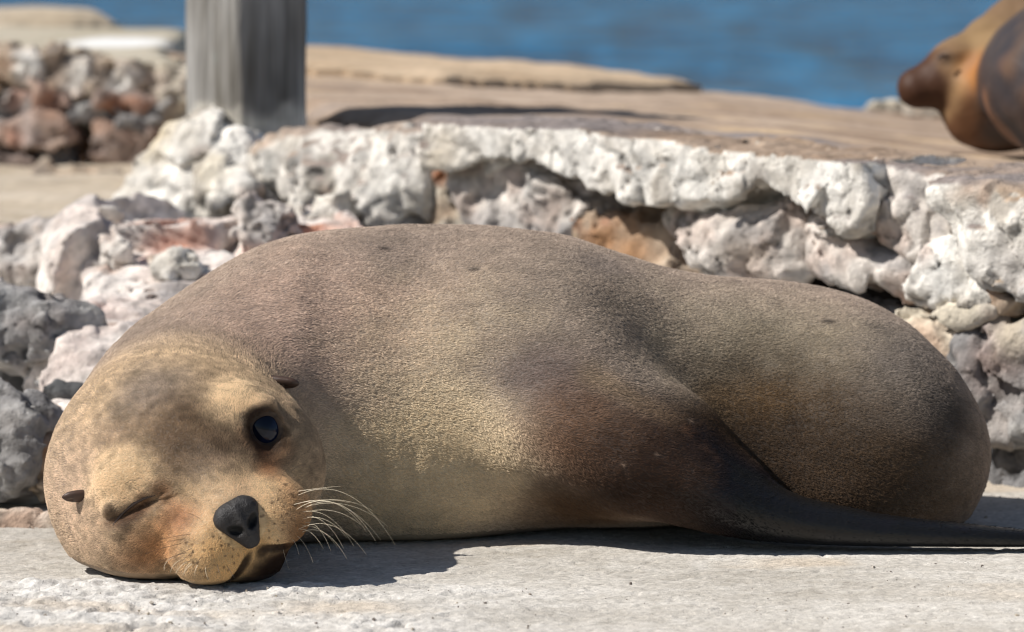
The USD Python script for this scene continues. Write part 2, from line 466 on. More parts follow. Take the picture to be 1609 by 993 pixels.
def rock_color(v, n, pal, seed, stains=(), topcol=None, crk=1.0):
    a, b, c = (np.array(x) for x in PAL[pal])
    s = np.array([seed * 3.1, seed * 1.7, seed * .9])
    k = sstep(.42, .60, fbm(v * 16 + s, 4, seed + 1))[:, None]
    col = a * (1 - k) + b * k
    k = sstep(.58, .70, fbm(v * 22 + s + 5, 4, seed + 2))[:, None] * .8
    col = col * (1 - k) + c * k
    k = sstep(.62, .74, fbm(v * 11 + s + 9, 4, seed + 3))[:, None] * (.1 if pal in ('lava', 'grey') else .55)
    col = col * (1 - k) + np.array([.42, .24, .15]) * k
    col *= (.76 + .48 * fbm(v * 60 + s, 3, seed + 4))[:, None]
    cr = np.abs(fbm(v * 15 + np.array([seed * 1.3, seed * .7, seed * .3]) + 3, 4, seed + 11) - .5)
    col *= (1 - .55 * crk * sstep(.022, .006, cr))[:, None]
    for (c0, r, sc, st) in stains:
        w = np.clip(1.15 - np.linalg.norm(v - c0, axis=1) / r + (fbm(v * 30 + s, 3, seed + 7) - .5) * 1.4, 0, 1)[:, None] * st
        col = col * (1 - w) + np.array(sc) * w
    if topcol is not None:
        w = (sstep(.45, .75, n[:, 2]))[:, None]
        tc = plat_col(v, None)
        col = col * (1 - w) + tc * w
    return np.clip(col, .02, .85)


class Plane:
    """A plane in space with its own 2-D frame; q() takes photo pixels to points on it."""

    def __init__(self, origin, normal):
        self.o, self.n = np.asarray(origin, float), np.asarray(normal, float) / np.linalg.norm(normal)
        self.u = np.cross([0, 0, 1.0], self.n); self.u /= np.linalg.norm(self.u)
        self.v = np.cross(self.n, self.u)

    def at(self, px, py, w=0.0):
        r = P(px, py, 1.0) - EYE
        t = ((self.o + self.n * w - EYE) @ self.n) / (r @ self.n)
        return EYE + r * t

    def uv(self, px, py, w=0.0):
        p = self.at(px, py, w) - self.o
        return np.array([p @ self.u, p @ self.v])


RS = [100]


def rock(name, plane, poly, w=0.0, thick=.12, rnd=.02, pal='white', parent=None, label=None, cat='rock', step=.0045, amp=.010, fine=.004, pits=0.0,
         group=None, stains=(), top=False, dome=.0, grow=.004, fac=1.5, fs=.055, crk=1.0):
    """A stone whose front outline is poly (photo pixels, on the plane moved out by w), thick metres deep, rounded and weathered."""
    RS[0] += 7
    seed = RS[0]
    pl = np.array([plane.uv(x, y, w) for x, y in poly])
    cen = pl.mean(0)
    rad = np.abs(pl - cen).max()

    box = []

    def facet(p, size, sd):
        lo, hi = box
        r = np.random.default_rng(sd)
        n = int(np.clip(np.prod((hi - lo) / size), 8, 5000))
        c = lo + (hi - lo) * r.random((n, 3))
        g = r.normal(size=(n, 3))
        k = cKDTree(c).query(p)[1]
        return np.clip(((p - c[k]) * g[k]).sum(1) / size, -1, 1) * .5

    def f(p):
        d0 = p - plane.o
        l = np.stack([d0 @ plane.u, d0 @ plane.v, d0 @ plane.n - w], 1)
        o = np.array([seed * 1.3, seed * .7, seed * .3])
        wx = fbm(p * 13 + o, 3, seed) - .5
        wy = fbm(p * 13 + o + 31, 3, seed + 1) - .5
        s = poly_sdf(l[:, :2] + np.stack([wx, wy], 1) * amp * 2.2, pl) - grow
        z = l[:, 2] + dome * (((l[:, :2] - cen) / rad) ** 2).sum(1)
        qd = np.abs(z + thick / 2) - thick / 2
        a, b = s + rnd, qd + rnd
        d = np.minimum(np.maximum(a, b), 0) + np.hypot(np.maximum(a, 0), np.maximum(b, 0)) - rnd
        d = d + (fbm(p * 24 + o, 4, seed + 2) - .5) * amp * .75
        wp = p + .004 * np.stack([wx, wy, wx - wy], 1)
        fa = amp * fac * (sstep(-.004, -.030, p[:, 2] - plat_z(p[:, 0], p[:, 1])) if top else 1.0)
        d = d + facet(wp, fs, seed) * fa * (fs / .04) ** .5 + facet(wp, .019, seed + 1) * fa * .30
        cr = np.abs(fbm(p * 15 + o + 3, 4, seed + 11) - .5)
        d = d + .0045 * crk * sstep(.022, .004, cr)
        d = d + (.5 - np.abs(fbm(p * 50 + o, 3, seed + 3) - .5) * 2) * fine
        if pits:
            h = noise(p * 75 + o, seed + 5)
            d = d + pits * sstep(.66, .85, h)
        return d

    c2 = np.array([[a, b] for a in (pl[:, 0].min(), pl[:, 0].max()) for b in (pl[:, 1].min(), pl[:, 1].max())])
    pts = np.array([plane.o + plane.u * a + plane.v * b + plane.n * (w + c) for a, b in c2 for c in (0.0, -thick - dome)])
    box += [pts.min(0) - .04, pts.max(0) + .04]
    v, fc = nets(f, pts.min(0) - .03, pts.max(0) + .03, step)
    n = normals_of(v, fc)
    st = [(plane.at(px, py, w), r, sc, s) for (px, py, r, sc, s) in stains]
    col = rock_color(v, n, pal, seed, st, True if top else None, crk)
    o = obj(name, (v, fc), M_ROCK, parent, color=col)
    if parent is None:
        tag(o, label, cat, group)
    elif label:
        tag(o, label)
    return o


def core_block(parent, a, b, depth, z0, z1, outward):
    """Rubble fill behind the face stones."""
    a, b = np.asarray(a, float), np.asarray(b, float)
    o = -np.asarray(outward) * depth
    m = trimesh.creation.extrude_polygon(__import__('shapely').Polygon([a, b, b + o, a + o]), z1 - z0)
    m.apply_translation([0, 0, z0])
    m = m.subdivide_to_size(.06)
    v = np.array(m.vertices)
    v[:, :2] += np.stack([fbm(v * 12, 3, 71) - .5, fbm(v * 12 + 9, 3, 72) - .5], 1) * .05
    return obj('rubble_core', (v, np.array(m.faces)), M_CORE, parent, smooth=30)


RUST, DARK, WHITE, SALMON = [.36, .13, .05], [.09, .085, .08], [.74, .72, .68], [.50, .24, .15]

# near wall under the platform, right
NW = Plane([WR[0], WR[1], .14], [wnor[0], wnor[1], 0.0])
wall = thing('stone_wall', 'low whitewashed rubble stone wall right behind the sea lion, carrying the platform', 'wall')
core_block(wall, off(WR - wdir * .9, -.085), off(WL + wdir * .34, -.085), .10, -.05, .235, wnor)
rock('capstone', NW, [(662, 192), (720, 194), (790, 198), (900, 209), (1020, 223), (1150, 238), (1250, 246), (1347, 254), (1354, 300), (1338, 360), (1310, 372), (1270, 338), (1225, 304), (1195, 288), (1160, 312), (1100, 322),
                      (1040, 322), (985, 322), (960, 303), (900, 288), (850, 270), (800, 246), (760, 252), (700, 268), (672, 258)],
     w=.020, thick=.16, rnd=.005, pal='white', parent=wall, amp=.008, fine=.004, pits=.003, top=True, grow=.002, fac=1.9, fs=.075, step=.004, label='long white capping stone with ragged lower edge',
     stains=[(1010, 262, .022, [.34, .33, .31], .8), (940, 300, .03, [.4, .38, .35], .7), (1190, 285, .02, [.28, .25, .22], .8), (1330, 345, .04, [.45, .42, .38], .6), (690, 240, .03, [.55, .48, .38], .7), (760, 230, .05, WHITE, .7), (1080, 270, .06, WHITE, .7), (1280, 280, .05, WHITE, .7), (900, 240, .05, WHITE, .7)])
rock('capstone', NW, [(1340, 256), (1440, 268), (1510, 275), (1495, 330), (1478, 395), (1425, 402), (1340, 376), (1300, 352), (1310, 300)], w=-.012, thick=.14, rnd=.014, pal='coral', parent=wall, top=True, amp=.010)
rock('capstone', NW, [(1442, 270), (1540, 285), (1660, 305), (1660, 470), (1592, 486), (1545, 470), (1505, 425), (1484, 396), (1480, 345), (1446, 315)], w=.028, thick=.18, rnd=.016, pal='white', parent=wall, top=True, amp=.011, fine=.006,
     stains=[(1580, 430, .04, [.36, .33, .31], .7), (1470, 365, .01, RUST, .9)])
rock('stone', NW, [(652, 262), (690, 272), (712, 322), (728, 380), (652, 385)], w=-.004, thick=.1, pal='cream', parent=wall, stains=[(692, 275, .012, RUST, .9)])
rock('stone', NW, [(697, 266), (760, 254), (805, 248), (850, 272), (902, 290), (908, 330), (880, 385), (745, 385), (715, 330)], w=-.006, thick=.12, pal='coral', parent=wall, amp=.012, fine=.007, pits=.006,
     stains=[(880, 360, .02, [.2, .19, .19], .8), (830, 300, .03, [.42, .41, .4], .6)])
rock('stone', NW, [(866, 350), (900, 328), (990, 330), (1030, 372), (1085, 432), (1000, 455), (900, 420)], w=-.022, thick=.1, pal='tan', parent=wall, amp=.013, fine=.007, label='rust stained orange brown stone', stains=[(960, 380, .05, [.33, .17, .075], .85), (1000, 390, .04, [.28, .15, .07], .7), (905, 345, .022, [.20, .075, .03], .9), (900, 372, .014, [.58, .44, .26], .8), (930, 352, .010, [.55, .50, .42], .8), (950, 345, .010, SALMON, .8)])
rock('stone', NW, [(988, 330), (1060, 324), (1150, 318), (1222, 326), (1246, 372), (1236, 425), (1170, 448), (1100, 440), (1050, 402), (1012, 372)], w=.004, thick=.13, rnd=.03, pal='coral', parent=wall, amp=.012, fine=.006, pits=.005, dome=.03,
     stains=[(1200, 345, .022, [.2, .195, .19], .85), (1090, 345, .03, [.6, .54, .48], .6), (1160, 400, .03, [.33, .27, .22], .8)])
rock('stone', NW, [(1236, 334), (1290, 352), (1345, 386), (1400, 402), (1432, 440), (1392, 470), (1320, 444), (1240, 428)], w=.002, thick=.12, rnd=.026, pal='coral', parent=wall, dome=.02)
rock('stone', NW, [(1440, 396), (1490, 380), (1530, 420), (1544, 462), (1522, 480), (1460, 478), (1410, 464)], w=.016, thick=.1, rnd=.022, pal='white', parent=wall, label='bright white rounded stone', stains=[(1450, 395, .016, RUST, .7), (1480, 430, .05, WHITE, .8)])
rock('stone', NW, [(1547, 452), (1584, 472), (1567, 498), (1538, 482)], w=.012, thick=.05, rnd=.008, pal='tan', parent=wall, amp=.005)
rock('stone', NW, [(1456, 492), (1482, 481), (1552, 485), (1550, 497), (1512, 512), (1466, 503)], w=.02, thick=.07, rnd=.010, pal='cream', parent=wall, amp=.005, label='small flat loose stone')
rock('stone', NW, [(1400, 505), (1470, 502), (1535, 518), (1505, 570), (1400, 580)], w=.004, thick=.12, rnd=.02, pal='cream', parent=wall)
rock('stone', NW, [(1484, 565), (1502, 528), (1560, 514), (1680, 520), (1680, 690), (1560, 704), (1500, 692)], w=.012, thick=.15, rnd=.016, pal='grey', parent=wall, amp=.014, fine=.008, pits=.006, label='large mottled grey boulder at the foot of the wall',
     stains=[(1560, 560, .04, [.36, .25, .21], .5), (1590, 520, .03, [.5, .43, .33], .8), (1575, 620, .02, [.5, .48, .46], .7)])
rock('stone', NW, [(1500, 694), (1680, 692), (1680, 800), (1500, 800)], w=-.02, thick=.12, rnd=.02, pal='lava', parent=wall, amp=.014, fine=.008)
rock('stone', NW, [(1240, 470), (1400, 500), (1400, 600), (1500, 600), (1490, 800), (1240, 780)], w=-.01, thick=.14, rnd=.03, pal='grey', parent=wall, amp=.012)
rock('stone', NW, [(960, 460), (1235, 470), (1235, 700), (950, 700)], w=-.02, thick=.14, rnd=.03, pal='coral', parent=wall, amp=.012, step=.007)
rock('stone', NW, [(700, 395), (950, 440), (945, 690), (700, 690)], w=-.02, thick=.14, rnd=.03, pal='grey', parent=wall, amp=.012, step=.007)

# block and footing round the post
BL = Plane(P(520, 250, 4.86), [-.62, -.70, .35])
rock('boulder', BL, [(384, 268), (392, 228), (428, 200), (500, 189), (600, 190), (664, 196), (664, 258), (640, 300), (565, 330), (535, 308), (500, 294), (440, 306)], w=.0, thick=.18, rnd=.022, pal='white', top=True, amp=.013, fine=.008, pits=.006, fs=.08, fac=1.8,
     label='whitish pitted block with a dark porous patch just right of the post foot', cat='boulder',
     stains=[(470, 262, .022, DARK, .9), (500, 270, .018, DARK, .9), (420, 262, .02, [.16, .16, .15], .8), (600, 260, .05, WHITE, .6)])
rock('boulder', Plane(P(600, 330, 4.80), [-.25, -.95, .0]), [(530, 330), (600, 290), (662, 262), (664, 400), (525, 410)], w=-.02, thick=.12, rnd=.02, pal='grey', amp=.012,
     label='lower side of the whitish block, its shade painted grey, behind the sea lion hump', cat='boulder', stains=[(600, 330, .01, WHITE, .9), (560, 300, .012, WHITE, .7)])  # grey colour paints the shade on the block's turned-away lower side
FT = Plane(P(290, 250, 5.00), [-.60, -.72, .42])
rock('concrete_footing', FT, [(150, 335), (200, 265), (225, 215), (250, 182), (300, 172), (378, 182), (384, 262), (372, 312), (300, 335), (220, 350)], w=.0, thick=.2, rnd=.022, pal='white', amp=.010, fine=.006, fs=.08, fac=1.6,
     label='whitish lumpy concrete footing below the left face of the post', cat='footing',
     stains=[(245, 205, .04, [.56, .47, .32], .8), (330, 240, .03, [.36, .35, .33], .7), (340, 275, .03, [.64, .57, .42], .7), (370, 235, .03, WHITE, .6)])

# the rubble slope on the left
pA, pB, pC = P(420, 300, 4.80), P(110, 640, 4.04), P(90, 330, 4.75)
nn = np.cross(pB - pA, pC - pA); nn *= np.sign(nn[2]) / np.linalg.norm(nn)
RP = Plane(pB, nn)
rock('boulder', RP, [(140, 330), (230, 312), (330, 308), (420, 296), (530, 306), (575, 370), (560, 440), (420, 500), (300, 570), (215, 640), (120, 645), (60, 600), (45, 560), (75, 510), (125, 465), (105, 400), (90, 350)],
     w=.0, thick=.17, rnd=.03, pal='pink', amp=.018, fine=.006, pits=.006, step=.0045, fac=1.4, fs=.15, crk=.35, label='big pinkish white rubble boulder sloping down behind the sea lion neck', cat='boulder',
     stains=[(265, 350, .055, [.56, .24, .14], .9), (280, 385, .045, [.48, .17, .08], .8), (480, 365, .06, [.54, .25, .15], .85), (430, 385, .045, [.58, .25, .15], .8), (150, 480, .05, [.56, .42, .37], .7), (400, 345, .03, [.27, .25, .25], .7), (150, 340, .04, [.36, .35, .34], .6),
             (120, 560, .05, [.50, .40, .36], .7), (290, 310, .015, DARK, .8), (350, 400, .06, [.62, .59, .55], .6), (60, 400, .02, DARK, .6)])
rock('boulder', Plane(P(60, 380, 4.80), [-.35, -.75, .56]), [(-60, 360), (40, 322), (130, 318), (150, 360), (118, 420), (120, 462), (60, 452), (-60, 425)], thick=.16, rnd=.03, pal='coral', amp=.015, fine=.01, pits=.010,
     label='pale grey boulder with a dark hole painted on, under the sandy ledge', cat='boulder', stains=[(62, 425, .012, [.05, .04, .035], .9), (20, 400, .03, [.3, .3, .3], .6)])  # first stain paints the shade inside a hole
rock('boulder', Plane(P(30, 490, 4.22), [-.40, -.80, .45]), [(-70, 428), (40, 440), (95, 472), (94, 505), (60, 535), (-70, 535)], thick=.14, rnd=.03, pal='grey', amp=.012, fine=.010, pits=.010,
     label='grey porous boulder at the left edge, above the dark gap', cat='boulder', stains=[(60, 470, .03, [.33, .32, .31], .8), (10, 470, .03, [.30, .30, .30], .8)])
rock('boulder', Plane(P(10, 690, 3.98), [-.35, -.90, .25]), [(-80, 600), (10, 612), (40, 645), (46, 700), (36, 745), (8, 768), (-80, 765)], thick=.14, rnd=.028, pal='grey', amp=.014, fine=.008, pits=.007,
     label='mid grey stone at the left edge, below the dark gap', cat='boulder', stains=[(30, 720, .02, DARK, .6)])
rock('boulder', Plane(P(70, 710, 4.0), [-.2, -.95, .2]), [(42, 640), (68, 648), (88, 690), (96, 760), (60, 778), (42, 745)], thick=.1, rnd=.018, pal='tan', amp=.010, fine=.006,
     label='narrow tan stone standing beside the grey stone, left of the head', cat='boulder')
rock('boulder', Plane(P(100, 660, 4.12), [0, -1, .1]), [(50, 600), (140, 620), (190, 680), (150, 760), (90, 770), (70, 680)], thick=.12, rnd=.02, pal='lava', amp=.012, fine=.008,
     label='dark pitted stone in the shade under the big pinkish boulder', cat='boulder')
rock('boulder', Plane(P(30, 800, 3.88), [-.1, -.8, .6]), [(-80, 800), (-10, 778), (50, 772), (92, 786), (102, 822), (40, 838), (-80, 838)], thick=.12, rnd=.02, pal='cream', amp=.012,
     label='low cream stone on the quay at the left edge', cat='boulder')
rock('boulder', Plane(P(0, 620, 4.30), [-.1, -1, .1]), [(-120, 500), (230, 540), (230, 790), (-120, 790)], thick=.14, rnd=.03, pal='lava', amp=.012, step=.008,
     label='dark boulder deep in the gap behind the left stones', cat='boulder')
rock('boulder', Plane(P(330, 560, 4.50), [-.1, -1, .1]), [(180, 470), (620, 400), (640, 770), (180, 780)], thick=.16, rnd=.03, pal='grey', amp=.012, step=.009,
     label='grey boulder hidden low behind the sea lion neck', cat='boulder')

RUB = 'rubble lumps on the slope'
rock('cement_collar', Plane(P(330, 285, 4.93), [-.55, -.75, .40]), [(292, 262), (330, 238), (372, 250), (392, 275), (380, 312), (320, 325), (285, 310)], thick=.08, rnd=.02, pal='white', amp=.010, fine=.006,
     label='whitish cement lump at the very foot of the post', cat='cement lump', stains=[(330, 270, .03, [.62, .55, .42], .6)])
for poly, d, pal, lab in [
    ([(372, 318), (420, 310), (446, 335), (430, 375), (385, 380), (362, 350)], 4.60, 'coral', 'angular pale stone on the rubble slope right of the salmon patch'),
    ([(455, 312), (500, 300), (530, 322), (520, 352), (470, 352)], 4.72, 'white', 'white lump on the rubble slope under the pitted block'),
    ([(228, 400), (262, 384), (285, 402), (262, 428), (235, 424)], 4.44, 'white', 'small white stone below the salmon patch on the slope'),
    ([(140, 350), (185, 342), (196, 385), (160, 412), (132, 392)], 4.55, 'coral', 'pale pinkish lump near the top left of the rubble slope'),
]:
    c = np.mean(poly, 0)
    rock('boulder', Plane(P(c[0], c[1], d), [-.30, -.70, .55]), poly, thick=.05, rnd=.010, pal=pal, amp=.016, fine=.008, pits=.003, step=.0035, fac=1.5, label=lab, cat='stone')

# sandy ledge at the far left
sheet('sandy_ledge', [P(-260, 360, 5.05)[:2], P(150, 340, 5.0)[:2], P(260, 310, 5.4)[:2], P(330, 290, 6.3)[:2], P(-400, 290, 6.3)[:2]],
      lambda X, Y, s: .192 + .006 * (Y - 5.5) + (fbm(np.stack([X * 9, Y * 9, 0 * X], -1), 4, 81) - .5) * .02, -.1, .012, M_SLAB,
      lambda v, s: np.array([.44, .37, .285]) + (fbm(v * 14, 4, 82)[:, None] - .5) * .22, 'sandy tan ledge between boulders and far wall at left', 'ledge', kind='structure', seed=8)

# far wall at the left
FW = Plane(P(140, 200, 6.15), [-.12, -1, .05])
far = thing('stone_wall', 'crumbling far stone wall with dark holes, left of the post', 'wall')
fa, fb = P(-420, 200, 6.26)[:2], P(330, 200, 6.26)[:2]
core_block(far, fa, fb, .2, .1, .335, (0, -1.0))
FARK = dict(parent=far, step=.006, grow=.006)
for (poly, w, pal, kw) in [
    ([(-60, 78), (66, 82), (64, 138), (-60, 142)], .0, 'tan', {'stains': [(44, 108, .032, WHITE, .95), (44, 125, .025, WHITE, .9)]}),
    ([(62, 83), (146, 95), (143, 152), (64, 139)], .004, 'tan', {'stains': [(122, 112, .03, WHITE, .95), (122, 138, .025, WHITE, .9), (82, 112, .03, [.3, .24, .19], .8)]}),
    ([(144, 98), (214, 103), (214, 160), (142, 154)], .002, 'tan', {'stains': [(195, 122, .03, WHITE, .95), (192, 145, .024, WHITE, .9)]}),
    ([(212, 101), (330, 102), (330, 195), (240, 178), (212, 163)], -.002, 'cream', {'stains': [(230, 125, .025, [.36, .26, .2], .8)]}),
    ([(-60, 138), (40, 142), (58, 165), (20, 186), (-60, 182)], .0, 'grey', {'stains': [(20, 145, .03, RUST, .7)]}),
    ([(42, 140), (102, 146), (112, 172), (60, 182)], .02, 'brown', {'stains': [(80, 160, .03, RUST, .7)]}),
    ([(104, 152), (150, 157), (176, 182), (108, 184)], .01, 'grey', {}),
    ([(150, 157), (244, 160), (250, 180), (180, 178)], .025, 'brown', {'stains': [(190, 165, .03, RUST, .7), (230, 168, .02, SALMON, .6)]}),
    ([(-60, 188), (40, 182), (112, 190), (118, 226), (50, 236), (-60, 226)], .03, 'brown', {'stains': [(20, 215, .02, SALMON, .7), (50, 200, .03, [.5, .43, .4], .6)]}),
    ([(152, 196), (212, 190), (240, 215), (225, 262), (150, 255)], .02, 'brown', {}),
    ([(112, 212), (146, 198), (150, 264), (114, 262)], -.05, 'orange', {}),  # recessed stone, golden light painted in as orange
    ([(-60, 232), (26, 233), (46, 250), (40, 272), (-60, 277)], .03, 'brown', {}),
    ([(66, 232), (104, 232), (108, 252), (70, 252)], .0, 'grey', {}),
    ([(176, 178), (262, 176), (256, 194), (182, 196)], .03, 'grey', {}),
]:
    rock('stone', FW, poly, w=w, thick=.12, rnd=.010, pal=pal, amp=.016, fine=.012, pits=.008, **FARK, **kw)
rock('boulder', Plane(P(110, 275, 5.95), [-.1, -.95, .3]), [(38, 266), (68, 251), (120, 262), (188, 262), (196, 284), (120, 297), (50, 294)], thick=.1, rnd=.016, pal='tan', amp=.008, step=.005,
     label='long rounded pinkish tan stone lying on the sandy ledge', cat='boulder')

# upper slabs
sheet('concrete_slab', [P(-420, 92, 6.22)[:2], P(318, 100, 6.2)[:2], (-.50, 6.4), (-.53, 7.3), P(-420, 55, 7.3)[:2]],
      lambda X, Y, s: .345 + .022 * (Y - 6.2) + (fbm(np.stack([X * 6, Y * 6, 0 * X], -1), 4, 91) - .5) * .01 - .012 * sstep(-.03, 0, s), -1.2, .014, M_SLAB,
      lambda v, s: (lambda w: (np.array([.42, .37, .285]) + (fbm(v * 9, 4, 92)[:, None] - .5) * .2) * (1 - w) + np.array([.74, .73, .71]) * w)(
          sstep(.11, .05, np.hypot(v[:, 0] - P(195, 66, 6.75)[0], (v[:, 1] - 6.72) * .55) + (fbm(v * 20, 3, 93) - .5) * .06)[:, None]),
      'level tan concrete slab with a white patch, capping the far wall left of the post', 'slab', seed=11)
sheet('concrete_slab', [P(-420, 55, 7.25)[:2], P(120, 54, 7.25)[:2], P(205, 52, 7.3)[:2], P(190, 40, 7.8)[:2], P(-420, 25, 8.2)[:2]],
      lambda X, Y, s: .395 - .0 * Y + (fbm(np.stack([X * 6, Y * 6, 0 * X], -1), 4, 95) - .5) * .012 - .03 * sstep(-.06, 0, s), .30, .014, M_SLAB,
      lambda v, s: np.array([.46, .38, .285]) + (fbm(v * 9, 4, 96)[:, None] - .5) * .2, 'thin broken tan slab in the top left corner by the sea', 'slab', seed=12)
sheet('rock_slab', [P(430, 160, 5.95)[:2], P(700, 158, 5.9)[:2], P(900, 154, 6.0)[:2], P(1040, 160, 6.15)[:2], P(1110, 162, 6.35)[:2], P(960, 130, 6.6)[:2], P(840, 112, 6.75)[:2], P(600, 108, 6.8)[:2], P(430, 100, 6.85)[:2]],
      lambda X, Y, s: plat_z(X, Y) + .016 + (fbm(np.stack([X * 12, Y * 9, 0 * X], -1), 5, 97) - .5) * .016 - .012 * sstep(-.05, 0, s), .2, .01, M_SLAB,
      lambda v, s: np.array([.46, .345, .235]) + (fbm(v * np.array([7, 16, 1]), 4, 98)[:, None] - .5) * np.array([.26, .24, .2]), 'low orange tan rock slab on the platform behind the post shadow', 'slab', seed=13)
rock('boulder', Plane(P(1385, 155, 6.3), [-.4, -.6, .7]), [(1335, 163), (1360, 147), (1395, 142), (1440, 146), (1480, 164)], thick=.14, rnd=.03, pal='cream', amp=.006, step=.006,
     label='low pale stone on the platform edge in front of the second sea lion snout', cat='boulder')

# ------------------------------------------------------------------ post
pc = P(383, 200, 5.0)
half = .0523
ang = math.radians(45 - 3.5)
zs = np.linspace(.13, .80, 160)
prof = []
per = 14
for k in range(4):
    a, b = np.array([[-1, -1], [1, -1], [1, 1], [-1, 1]][k]), np.array([[1, -1], [1, 1], [-1, 1], [-1, -1]][k])
    for t in np.arange(per) / per:
        prof.append(a + (b - a) * t)
prof = np.array(prof, float)
prof *= (1 - .045 * (np.minimum(np.abs(prof[:, 0]), np.abs(prof[:, 1])) > .9))[:, None]
rot = np.array([[math.cos(ang), -math.sin(ang)], [math.sin(ang), math.cos(ang)]])
ring = (prof * half) @ rot.T
cx, cy = pc[0] - .001, pc[1] + half * math.sqrt(2)
V = np.concatenate([np.column_stack([ring + [cx, cy], np.full(len(ring), z)]) for z in zs])
rad = np.column_stack([np.tile(ring, (len(zs), 1)), np.zeros(len(V))]); rad /= np.linalg.norm(rad, axis=1)[:, None]
V += rad * ((fbm(V * np.array([70, 70, 6]), 4, 41) - .5) * .007)[:, None]
npf = len(ring)
ii, jj = np.meshgrid(np.arange(len(zs) - 1), np.arange(npf), indexing='ij')
q = np.stack([ii * npf + jj, ii * npf + (jj + 1) % npf, (ii + 1) * npf + (jj + 1) % npf, (ii + 1) * npf + jj], -1).reshape(-1, 4)
topc = len(V)
V = np.vstack([V, [cx, cy, zs[-1] + .004]])
fans = np.array([[(len(zs) - 1) * npf + j, (len(zs) - 1) * npf + (j + 1) % npf, topc] for j in range(npf)])
pf = np.vstack([q[:, [0, 1, 2]], q[:, [0, 2, 3]], fans])
pcol = np.array([.235, .225, .21]) + (fbm(V * np.array([60, 60, 5]), 4, 43)[:, None] - .5) * .30 + (fbm(V * np.array([22, 22, 6]), 4, 46)[:, None] - .5) * .34
tq = sstep(.60, .70, fbm(V * np.array([30, 30, 12]) + 3, 3, 44))[:, None] * sstep(.36, .44, V[:, 2:3]) * sstep(.012, -.012, np.abs(V[:, 0:1] - cx + .034) - .016)
pcol = pcol * (1 - tq * .6) + np.array([.30, .46, .46]) * tq * .6
wsh = sstep(.335, .30, V[:, 2:3] + (fbm(V * 40, 4, 47)[:, None] - .5) * .05)
pcol = pcol * (1 - wsh * .8) + (np.array([.62, .58, .50]) + (fbm(V * 50, 3, 48)[:, None] - .5) * .3) * wsh * .8
post = obj('wooden_post', (V, pf), M_WOOD, smooth=40, color=None)
pm = UsdGeom.Mesh(post)
# colours again for the vertices that smooth shading may have split
vv = np.array(pm.GetPointsAttr().Get())
from scipy.spatial import cKDTree
_, near = cKDTree(V).query(vv)
UsdGeom.PrimvarsAPI(pm).CreatePrimvar('displayColor', Sdf.ValueTypeNames.Color3fArray, 'vertex').Set(Vt.Vec3fArray.FromNumpy(np.clip(pcol[near], .02, .8).astype(np.float32)))
tag(post, 'square weathered grey wooden post with turquoise paint traces, standing on the wall corner', 'post')

# ------------------------------------------------------------------ the sea lion
from scipy.interpolate import PchipInterpolator

LION_LABEL = 'large tawny sea lion lying asleep on the quay, one eye open, facing the camera'
lion = thing('sea_lion', LION_LABEL, 'sea lion')

prof_top = [(120, 690, 3.74), (160, 620, 3.75), (200, 553, 3.77), (255, 506, 3.79), (310, 468, 3.80), (360, 434, 3.81), (420, 404, 3.83), (470, 385, 3.84), (520, 371, 3.86), (580, 360, 3.87), (650, 354, 3.88), (760, 355, 3.88),
            (860, 366, 3.88), (960, 395, 3.88), (1060, 425, 3.885), (1130, 436, 3.89), (1200, 441, 3.90), (1270, 448, 3.91), (1340, 466, 3.91), (1420, 510, 3.90), (1480, 580, 3.885), (1524, 655, 3.87)]
PX = np.array([P(*t) for t in prof_top])
bx = PX[:, 0]
top_z = PchipInterpolator(bx, PX[:, 2])
mid_y = PchipInterpolator(bx, PX[:, 1])


def X_of(px, d=3.86):
    return (px - 804.5) / F * d


bot_z = PchipInterpolator([X_of(0), X_of(1400), X_of(1470), X_of(1510), X_of(1535), X_of(1546)], [-.012, -.012, -.004, .008, .026, .046])
half_w = PchipInterpolator([X_of(t) for t in (120, 160, 200, 310, 420, 520, 650, 860, 1000, 1100, 1200, 1340, 1420, 1480, 1524)],
                           [.035, .065, .085, .112, .132, .146, .155, .153, .142, .132, .130, .128, .112, .082, .030])
XLO, XHI = bx[0], bx[-1]

hf = np.array([.25, -1.0, .08]); hf /= np.linalg.norm(hf)        # the way the face looks
tilt = math.radians(29)
hu0 = np.array([-math.sin(tilt), 0, math.cos(tilt)])
hr = np.cross(hu0, hf); hr /= np.linalg.norm(hr)
hu = np.cross(hf, hr)
HB = np.array([hr, hu, hf])
HC = P(297, 735, 3.570)


def Lp(r, u, f):
    return HC + hr * r + hu * u + hf * f


def flipper_chain():
    return [(P(890, 655, 3.765), .060), (P(975, 705, 3.742), .056), (P(1060, 742, 3.725), .043), (P(1150, 785, 3.708), .031), (P(1260, 818, 3.695), .0205), (P(1400, 835, 3.688), .0140), (P(1560, 845, 3.690), .0095), (P(1690, 852, 3.70), .006)]


EO, ES = (.0620, .0035), (-.0660, -.0005)      # the open and the shut eye


